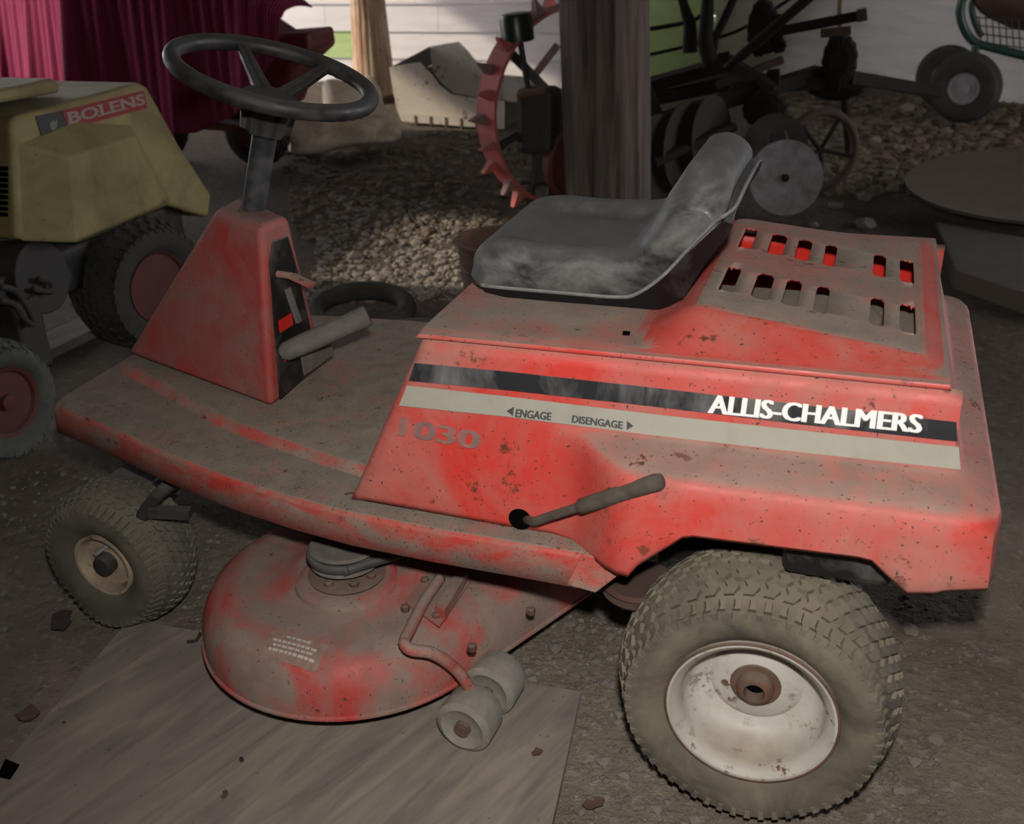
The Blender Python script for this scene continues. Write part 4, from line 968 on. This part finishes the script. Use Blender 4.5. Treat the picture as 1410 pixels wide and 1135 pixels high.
bm = B(); idx = [0, 12, 11, 10]
for a_, b_ in zip(idx, idx[1:]): bm.faces.new([bm.verts.new(q) for q in (fp[a_] + Vector((.004, .006, 0)), fp[b_] + Vector((.004, .006, .004)), fp[b_] + off + Vector((.004, 0, .004)), fp[a_] + off + Vector((.004, 0, 0)))])
mk('end_plate', bm, M['inside_dark'], trough, solid=.006)
bm = B(); bm.faces.new([bm.verts.new(q) for q in (fp[10] + Vector((0, .006, .006)), fp[8] + Vector((0, .006, .006)), fp[8] + off + Vector((0, 0, .006)), fp[10] + off + Vector((0, 0, .006)))]); mk('bottom', bm, M['inside_dark'], trough, solid=.006)
ins = [p + Vector((.01, .016, .004)) for p in fp]; bm = B(); prism(bm, ins, (0, .002, 0)); mk('lining', bm, M['inside_dark'], trough)
ins = [p + off + Vector((.01, -.006, -.004)) for p in fp]
bm = B(); lp = [(556, 168), (620, 173), (694, 178), (694, 164), (620, 159), (553, 154)]; prism(bm, [at(u, v, y=YR - .012) for u, v in lp], (0, .010, 0)); rimb = mk('base_band', bm, M['enamel'], trough, bevel=.003)
for k in range(6):
    u = 572 + k * 21; p = at(u, 166 + k * 1.4, y=YR - .013); bm = B(); box(bm, (p.x - .006, p.y - .004, p.z - .03), (p.x + .006, p.y + .003, p.z + .03)); mk('rib', bm, M['rust'], trough)
def log_obj(name, a, b, r0, r1, label, seed, cat='log', m='log'):
    a = Vector(a); b = Vector(b); d = b - a; x, y, dn = frame(d); bm = B(); rings = []
    for k in range(15):
        t_ = k / 14; c_ = a.lerp(b, t_); r = r0 + (r1 - r0) * t_; r *= (.82 if k in (0, 14) else 1)
        rings.append([c_ + (x * math.cos(q) + y * math.sin(q)) * r * (1 + .16 * noise.noise(Vector((math.cos(q) * 1.6 + seed, math.sin(q) * 1.6, t_ * 4)))) for q in [2 * math.pi * i / 26 for i in range(26)]])
    loft(bm, rings); return tag(mk(name, bm, M[m], smooth=50), label, cat)
la = at(396, 185, z=.10); lb = at(548, 172, z=.10)
log_obj('bleached_log', la, lb, .115, .095, 'long bleached log lying on the dirt right of the steering wheel', 3)
la = at(428, 140, z=.25); lb = at(498, 128, z=.27); log_obj('bleached_log', la + Vector((0, .2, -.06)), lb + Vector((0, .2, -.06)), .14, .12, 'short pale chunk of wood resting behind the long bleached log', 9)

# ------------------------------------------------------------------ walking tractor with cleated steel wheel
wt = thing('walking_tractor', (-1.2, 3.25, 0), 'old walking tractor with a faded red spiked steel wheel, left of the wooden post', 'tractor')
LN = Vector((.82, -.57, 0)).normalized(); LC = at(776, 163, y=3.20); LR = .40; LC.z = LR + .04
lw = node('spiked_wheel', LC, wt)
bm = B(); lathe(bm, [(LR - .012, -.06), (LR, -.06), (LR, .06), (LR - .012, .06)], LC, LN, 64, closed=True); mk('wheel_band', bm, M['pink_red'], lw, smooth=35)
x_, y_, _ = frame(LN)
for k in range(26):
    t_ = 2 * math.pi * k / 26; e = x_ * math.cos(t_) + y_ * math.sin(t_); tg = LN.cross(e); o_ = LC + e * (LR - .002) + LN * (.022 if k % 2 else -.022)
    bm = B(); base = [o_ + LN * sx_ * .020 + tg * st_ * .022 for sx_, st_ in ((-1, -1), (1, -1), (1, 1), (-1, 1))]; tip = o_ + e * .062
    tr4 = [tip + LN * sx_ * .012 + tg * st_ * .003 for sx_, st_ in ((-1, -1), (1, -1), (1, 1), (-1, 1))]; loft(bm, [base, tr4]); mk('spike', bm, M['pink_red'] if k % 3 else M['lug_grey'], lw)
for k in range(6):
    t_ = 2 * math.pi * (k + .3) / 6; e = x_ * math.cos(t_) + y_ * math.sin(t_); bm = B(); beam(bm, LC + e * .05, LC + e * (LR - .008), .035, .012, up=LN); mk('spoke', bm, M['dark_metal'], lw)
bm = B(); lathe(bm, [(.06, -.07), (.07, -.05), (.07, .05), (.06, .08)], LC, LN, 32); mk('hub', bm, M['dark_metal'], lw, smooth=35)
g0 = LC + LN * .16
bm = B(); bmesh.ops.create_cube(bm, size=1, matrix=Matrix.Translation(at(742, 165, y=3.05)) @ Matrix.Diagonal((.15, .14, .26, 1))); mk('gearbox', bm, M['dark_metal'], wt, bevel=.03, seg=2, wobble=.02, wscale=9)
bm = B(); bmesh.ops.create_cube(bm, size=1, matrix=Matrix.Translation(at(748, 215, y=3.08)) @ Matrix.Diagonal((.09, .12, .22, 1))); mk('gear_housing', bm, M['dark_metal'], wt, bevel=.02, wobble=.02, wscale=9)
bm = B(); p = at(782, 222, y=3.14); lathe(bm, [(.05, .0), (.145, .0), (.155, .012), (.155, .04), (.14, .05), (.12, .03), (.03, .03)], p, (.86, -.5, .0), 48); mk('flywheel', bm, M['red_rim'], wt, smooth=35)
bm = B(); cyl(bm, at(736, 175, y=3.0), at(716, 56, y=3.0), .012, n=14); mk('lever_rod', bm, M['dark_metal'], wt, smooth=40)
a = at(714, 58, y=3.0); b = at(709, 17, y=3.0); bm = B(); d_ = b - a; lathe(bm, [(.055, 0), (.064, .006), (.066, d_.length * .8), (.060, d_.length * .95), (.04, d_.length)], a, d_, 32); mk('lever_knob', bm, M['green_knob'], wt, smooth=40)
bm = B(); tube(bm, [at(714, 133, y=2.98), at(724, 128, y=2.98), at(738, 128, y=2.98), at(752, 124, y=2.98)], .016, 10); mk('lever_linkage', bm, M['rust'], wt, smooth=180)
bm = B(); beam(bm, at(735, 235, y=3.05), at(730, 285, y=3.05), .04, .02); mk('drawbar_leg', bm, M['dark_metal'], wt)
bm = B(); beam(bm, at(735, 105, y=3.35), at(768, 62, y=3.35), .02, .03); mk('brace', bm, M['lug_grey'], wt)

# ------------------------------------------------------------------ disc harrow
hw = thing('disc_harrow', (-.5, 3.6, 0), 'dark iron disc harrow with beams, levers and worn steel discs behind the seat', 'harrow')
def hb(name, p, q, w, h, m='harrow', y0=3.5, y1=None):
    y0 += .25; y1 = None if y1 is None else y1 + .25; w *= 1.05; h *= 1.05
    bm = B(); beam(bm, at(*p, y=y0), at(*q, y=y0 if y1 is None else y1), w, h); return mk(name, bm, M[m], hw, bevel=.004)
def ht(name, pts, r, y0=3.5, m='harrow'):
    y0 += .25
    bm = B(); tube(bm, [at(u, v, y=y0) for u, v in pts], r, 12); return mk(name, bm, M[m], hw, smooth=180)
hb('beam', (884, 120), (1012, 84), .10, .05, y0=3.55, y1=3.75)
hb('beam', (890, 138), (1040, 108), .06, .05, y0=3.5, y1=3.7)
hb('beam', (905, 168), (1038, 126), .08, .055, y0=3.3, y1=3.5)
hb('cross_beam', (888, 122), (908, 172), .05, .05, y0=3.45, y1=3.32)
hb('cross_beam', (1005, 86), (1068, 128), .05, .05, y0=3.6, y1=3.45)
hb('beam', (1030, 130), (1128, 100), .06, .06, y0=3.5, y1=3.75)
hb('beam', (985, 118), (1078, 82), .035, .03, y0=3.6, y1=3.7, m='rust_dark')
ht('lever', ((1000, 96), (1040, 60), (1080, 26), (1128, -16)), .022, 3.45)
ht('upright', ((936, -15), (944, 15), (950, 35), (950, 72)), lambda t_: .018 + .018 * t_, 3.7)
ht('upright', ((976, -15), (973, 30), (972, 60), (980, 90)), lambda t_: .026 + .014 * t_, 3.6)
ht('upright', ((1016, -15), (1000, 20), (985, 52), (980, 80)), .018, 3.65)
ht('trip_rod', ((882, 78), (960, 60), (1025, 38), (1100, -10)), .008, 3.75)
ht('trip_rod', ((882, 42), (940, 32), (965, 22), (975, 5)), .010, 3.75)
hb('arm', (1078, 42), (1192, 20), .03, .04, y0=3.7); hb('arm_end', (1180, 22), (1194, 19), .045, .05, y0=3.7, m='rust_dark')
hb('drawbar', (1168, 106), (1290, 126), .05, .055, y0=3.7, y1=4.6)
hb('drawbar', (1060, 118), (1180, 112), .05, .05, y0=3.65, y1=3.75)
ht('hanger_rod', ((1158, -15), (1156, 15), (1157, 42)), .010, 3.72, m='rope')
ht('shank', ((1162, 128), (1166, 170), (1170, 212)), .020, 3.9)
def gear_lump(name, u, v, wx, wz, y0, seed):
    y0 += .25; wx *= 1.05; wz *= 1.05
    c_ = at(u, v, y=y0); bm = B(); NS_ = 30; rings = []
    for a_, sc_ in ((-.05, .55), (-.04, .9), (-.015, 1), (.015, 1), (.04, .9), (.05, .55)):
        rings.append([c_ + Vector((wx * sc_ * math.cos(q) * (1 + .07 * (i % 2)), a_, wz * sc_ * math.sin(q) * (1 + .07 * (i % 2) + .06 * math.sin(q * 3 + seed)))) for i, q in enumerate([2 * math.pi * k / NS_ for k in range(NS_)])])
    loft(bm, rings); return mk(name, bm, M['harrow'], hw)
gear_lump('sprocket', 1156, 84, .070, .112, 3.72, 1); gear_lump('sprocket', 1050, 38, .062, .115, 3.72, 2)
hb('hanger_bar', (1130, 46), (1172, 42), .03, .035, m='rust_dark', y0=3.68)
hb('bracket', (1068, 20), (1074, 72), .05, .04, y0=3.7); hb('bracket', (1052, 70), (1082, 60), .05, .03, y0=3.7)
gear_lump('bearing_block', 1054, 150, .09, .075, 3.45, 3); gear_lump('bearing_block', 1026, 128, .07, .045, 3.5, 5); gear_lump('bearing_block', 1150, 122, .12, .045, 3.85, 6)
hb('clamp', (1040, 108), (1046, 150), .05, .05, y0=3.5); hb('clamp', (1065, 96), (1066, 140), .05, .05, y0=3.55)
hb('weight_block', (1062, 195), (1084, 190), .06, .055, m='black', y0=3.3)
hb('bolt_stub', (996, 72), (998, 88), .05, .05, y0=3.7)
def disc(u, v, r, nrm, y0, m, dish=.12):
    c_ = at(u, v, y=y0); bm = B(); prof = [(0.012, -r * dish)] + [(r * k / 8, -r * dish * (1 - (k / 8) ** 2)) for k in range(1, 9)] + [(r, .004)] + [(r * k / 8, -r * dish * (1 - (k / 8) ** 2) + .006) for k in range(7, 0, -1)]
    lathe(bm, prof, c_, Vector(nrm), 64); o = mk('disc', bm, M[m], hw, smooth=60)
    bm = B(); lathe(bm, [(.018, -.004), (.018, .010), (.01, .014)], c_ - Vector(nrm).normalized() * r * dish * -1 if False else c_ + Vector(nrm).normalized() * (-r * dish + .004), Vector(nrm), 6); mk('disc_nut', bm, M['harrow'], o)
    return o
disc(1082, 245, .153, (.30, -.85, .28), 3.32, 'disc', .10)
disc(1068, 205, .150, (.45, -.85, .2), 3.62, 'disc_dark')
disc(906, 222, .19, (.93, -.33, .1), 3.25, 'disc_dark')
disc(944, 205, .19, (.93, -.33, .1), 3.40, 'disc_dark')
disc(980, 190, .18, (.93, -.33, .1), 3.52, 'disc_dark')
bm = B(); cyl(bm, at(900, 225, y=3.2), at(1010, 175, y=3.6), .022, n=14); mk('gang_axle', bm, M['harrow'], hw)
gw = at(1128, 222, y=3.85); gw.z = max(gw.z, .17)
bm = B(); torus(bm, gw, (.45, -.88, .1), .165, .020, 48, 10, fn=lambda t_, s_: .020); gwo = mk('gauge_wheel', bm, M['rust_dark'], hw, smooth=180)
x_, y_, _ = frame((.45, -.88, .1))
for k in range(5):
    t_ = 2 * math.pi * k / 5 + .4; bm = B(); e = x_ * math.cos(t_) + y_ * math.sin(t_); cyl(bm, gw, gw + e * .16, .010, n=8); mk('spoke', bm, M['harrow'], gwo)

# ------------------------------------------------------------------ hand cart at the upper right
ct = thing('hand_cart', (.75, 5.6, 0), 'green tube hand cart with black pneumatic wheels and a wire basket at the upper right', 'cart')
for (u, v, y0, rr) in ((1328, 114, 5.55, .195), (1304, 98, 5.98, .185)):
    c_ = at(u, v, y=y0); c_.z = rr - .005 if y0 < 5.8 else rr
    w_ = node('wheel', c_, ct); cd = Vector((.25, .97, .0)).normalized()
    make_tyre('tyre', c_, cd, rr, .085, .09, M['tyre_dark'], w_, 26, [(-.8, -.3), (-.25, .25), (.3, .8)], h=.003)
    bm = B(); lathe(bm, [(.084, .008), (.086, 0), (.08, .0), (.06, .02), (.03, .01), (.028, -.01), (.006, -.012)], c_, cd, 36); mk('rim', bm, M['chrome'], w_, smooth=35)
YQ = 5.62
def ctube(pts, r=.024, y0=YQ): 
    bm = B(); tube(bm, [at(u, v, y=y0) for u, v in pts], r, 12); mk('frame_tube', bm, M['cart_green'], ct, smooth=180)
ctube(((1330, -15), (1322, 15), (1328, 40), (1342, 58), (1360, 64), (1440, 84))); ctube(((1345, 60), (1340, 78), (1332, 100))); ctube(((1344, -15), (1338, 8), (1342, 30), (1352, 50)), .018, 5.95)
for k in range(9):
    bm = B(); u = 1348 + k * 9; cyl(bm, at(u, 22 + k * .6, y=5.8), at(u + 3, 60 + k * 1.5, y=5.8), .004, n=6); mk('basket_wire', bm, M['dark_metal'], ct)
for k in range(4):
    bm = B(); cyl(bm, at(1344, 24 + k * 11, y=5.8), at(1430, 30 + k * 13, y=5.8), .004, n=6); mk('basket_wire', bm, M['dark_metal'], ct)
bm = B(); bmesh.ops.create_icosphere(bm, subdivisions=3, radius=1, matrix=Matrix.Translation(at(1410, 2, y=6.0)) @ Matrix.Diagonal((.26, .16, .14, 1))); tag(mk('brown_sack', bm, M['sack'], smooth=180, wobble=.05, wscale=4), 'brown bundle lying in the hand cart', 'sack')

# ------------------------------------------------------------------ round dish, board, bucket, rings
dc = Vector((.76, 3.62, .06)); dsh = thing('round_dish', (dc.x, dc.y, 0), 'large flat round dusty metal dish on the ground at the right edge', 'dish')
bm = B(); lathe(bm, [(.02, .012), (.25, .02), (.42, .035), (.52, .06), (.535, .062), (.535, .050), (.42, .02), (.25, .004), (.02, 0)], dc, Vector((-.03, -.05, 1)), 80); mk('plate', bm, M['dish'], dsh, smooth=60)
bm = B(); lathe(bm, [(.18, -.06), (.16, .004)], dc, (0, 0, 1), 40); mk('foot', bm, M['dark_metal'], dsh)
bm = B(); q = [at(u, v, z=.0) for u, v in ((1284, 322), (1440, 350), (1450, 440), (1312, 392))]; prism(bm, [p + Vector((0, 0, -.02)) for p in q], (0, 0, .07)); tag(mk('low_slab', bm, M['slab'], bevel=.008), 'dusty flat slab on the ground in front of the round dish', 'slab')
bc = Vector((-1.02, 1.98, -.01)); bk = thing('rusty_bucket', bc, 'rusty brown open bucket on the gravel behind the front of the seat', 'bucket')
bm = B(); lathe(bm, [(.02, .006), (.125, .006), (.15, .235), (.158, .24), (.158, .25), (.144, .25), (.118, .02), (.02, .02)], bc, (0, 0, 1), 48); mk('pail', bm, M['rust'], bk, smooth=35)
for z_ in (.08, .16):
    bm = B(); torus(bm, bc + Vector((0, 0, z_)), (0, 0, 1), .125 + .107 * z_, .004, 48, 8); mk('hoop', bm, M['rust'], bk, smooth=180)
rg = at(497, 428, z=.02); bm = B(); torus(bm, Vector((rg.x, rg.y, .022)), (.05, -.1, 1), .150, .032, 64, 12, fn=lambda t_, s_: .032); tag(mk('rubber_ring', bm, M['tyre_dark'], smooth=180), 'flat dark ring lying on the dirt behind the grey pedal', 'ring')
rg = at(560, 482, z=.02); bm = B(); torus(bm, Vector((rg.x + .02, rg.y + .0, .02)), (0, 0, 1), .20, .028, 64, 12); tag(mk('rubber_ring', bm, M['belt'], smooth=180), 'thin dark ring on the ground behind the foot platform', 'ring')
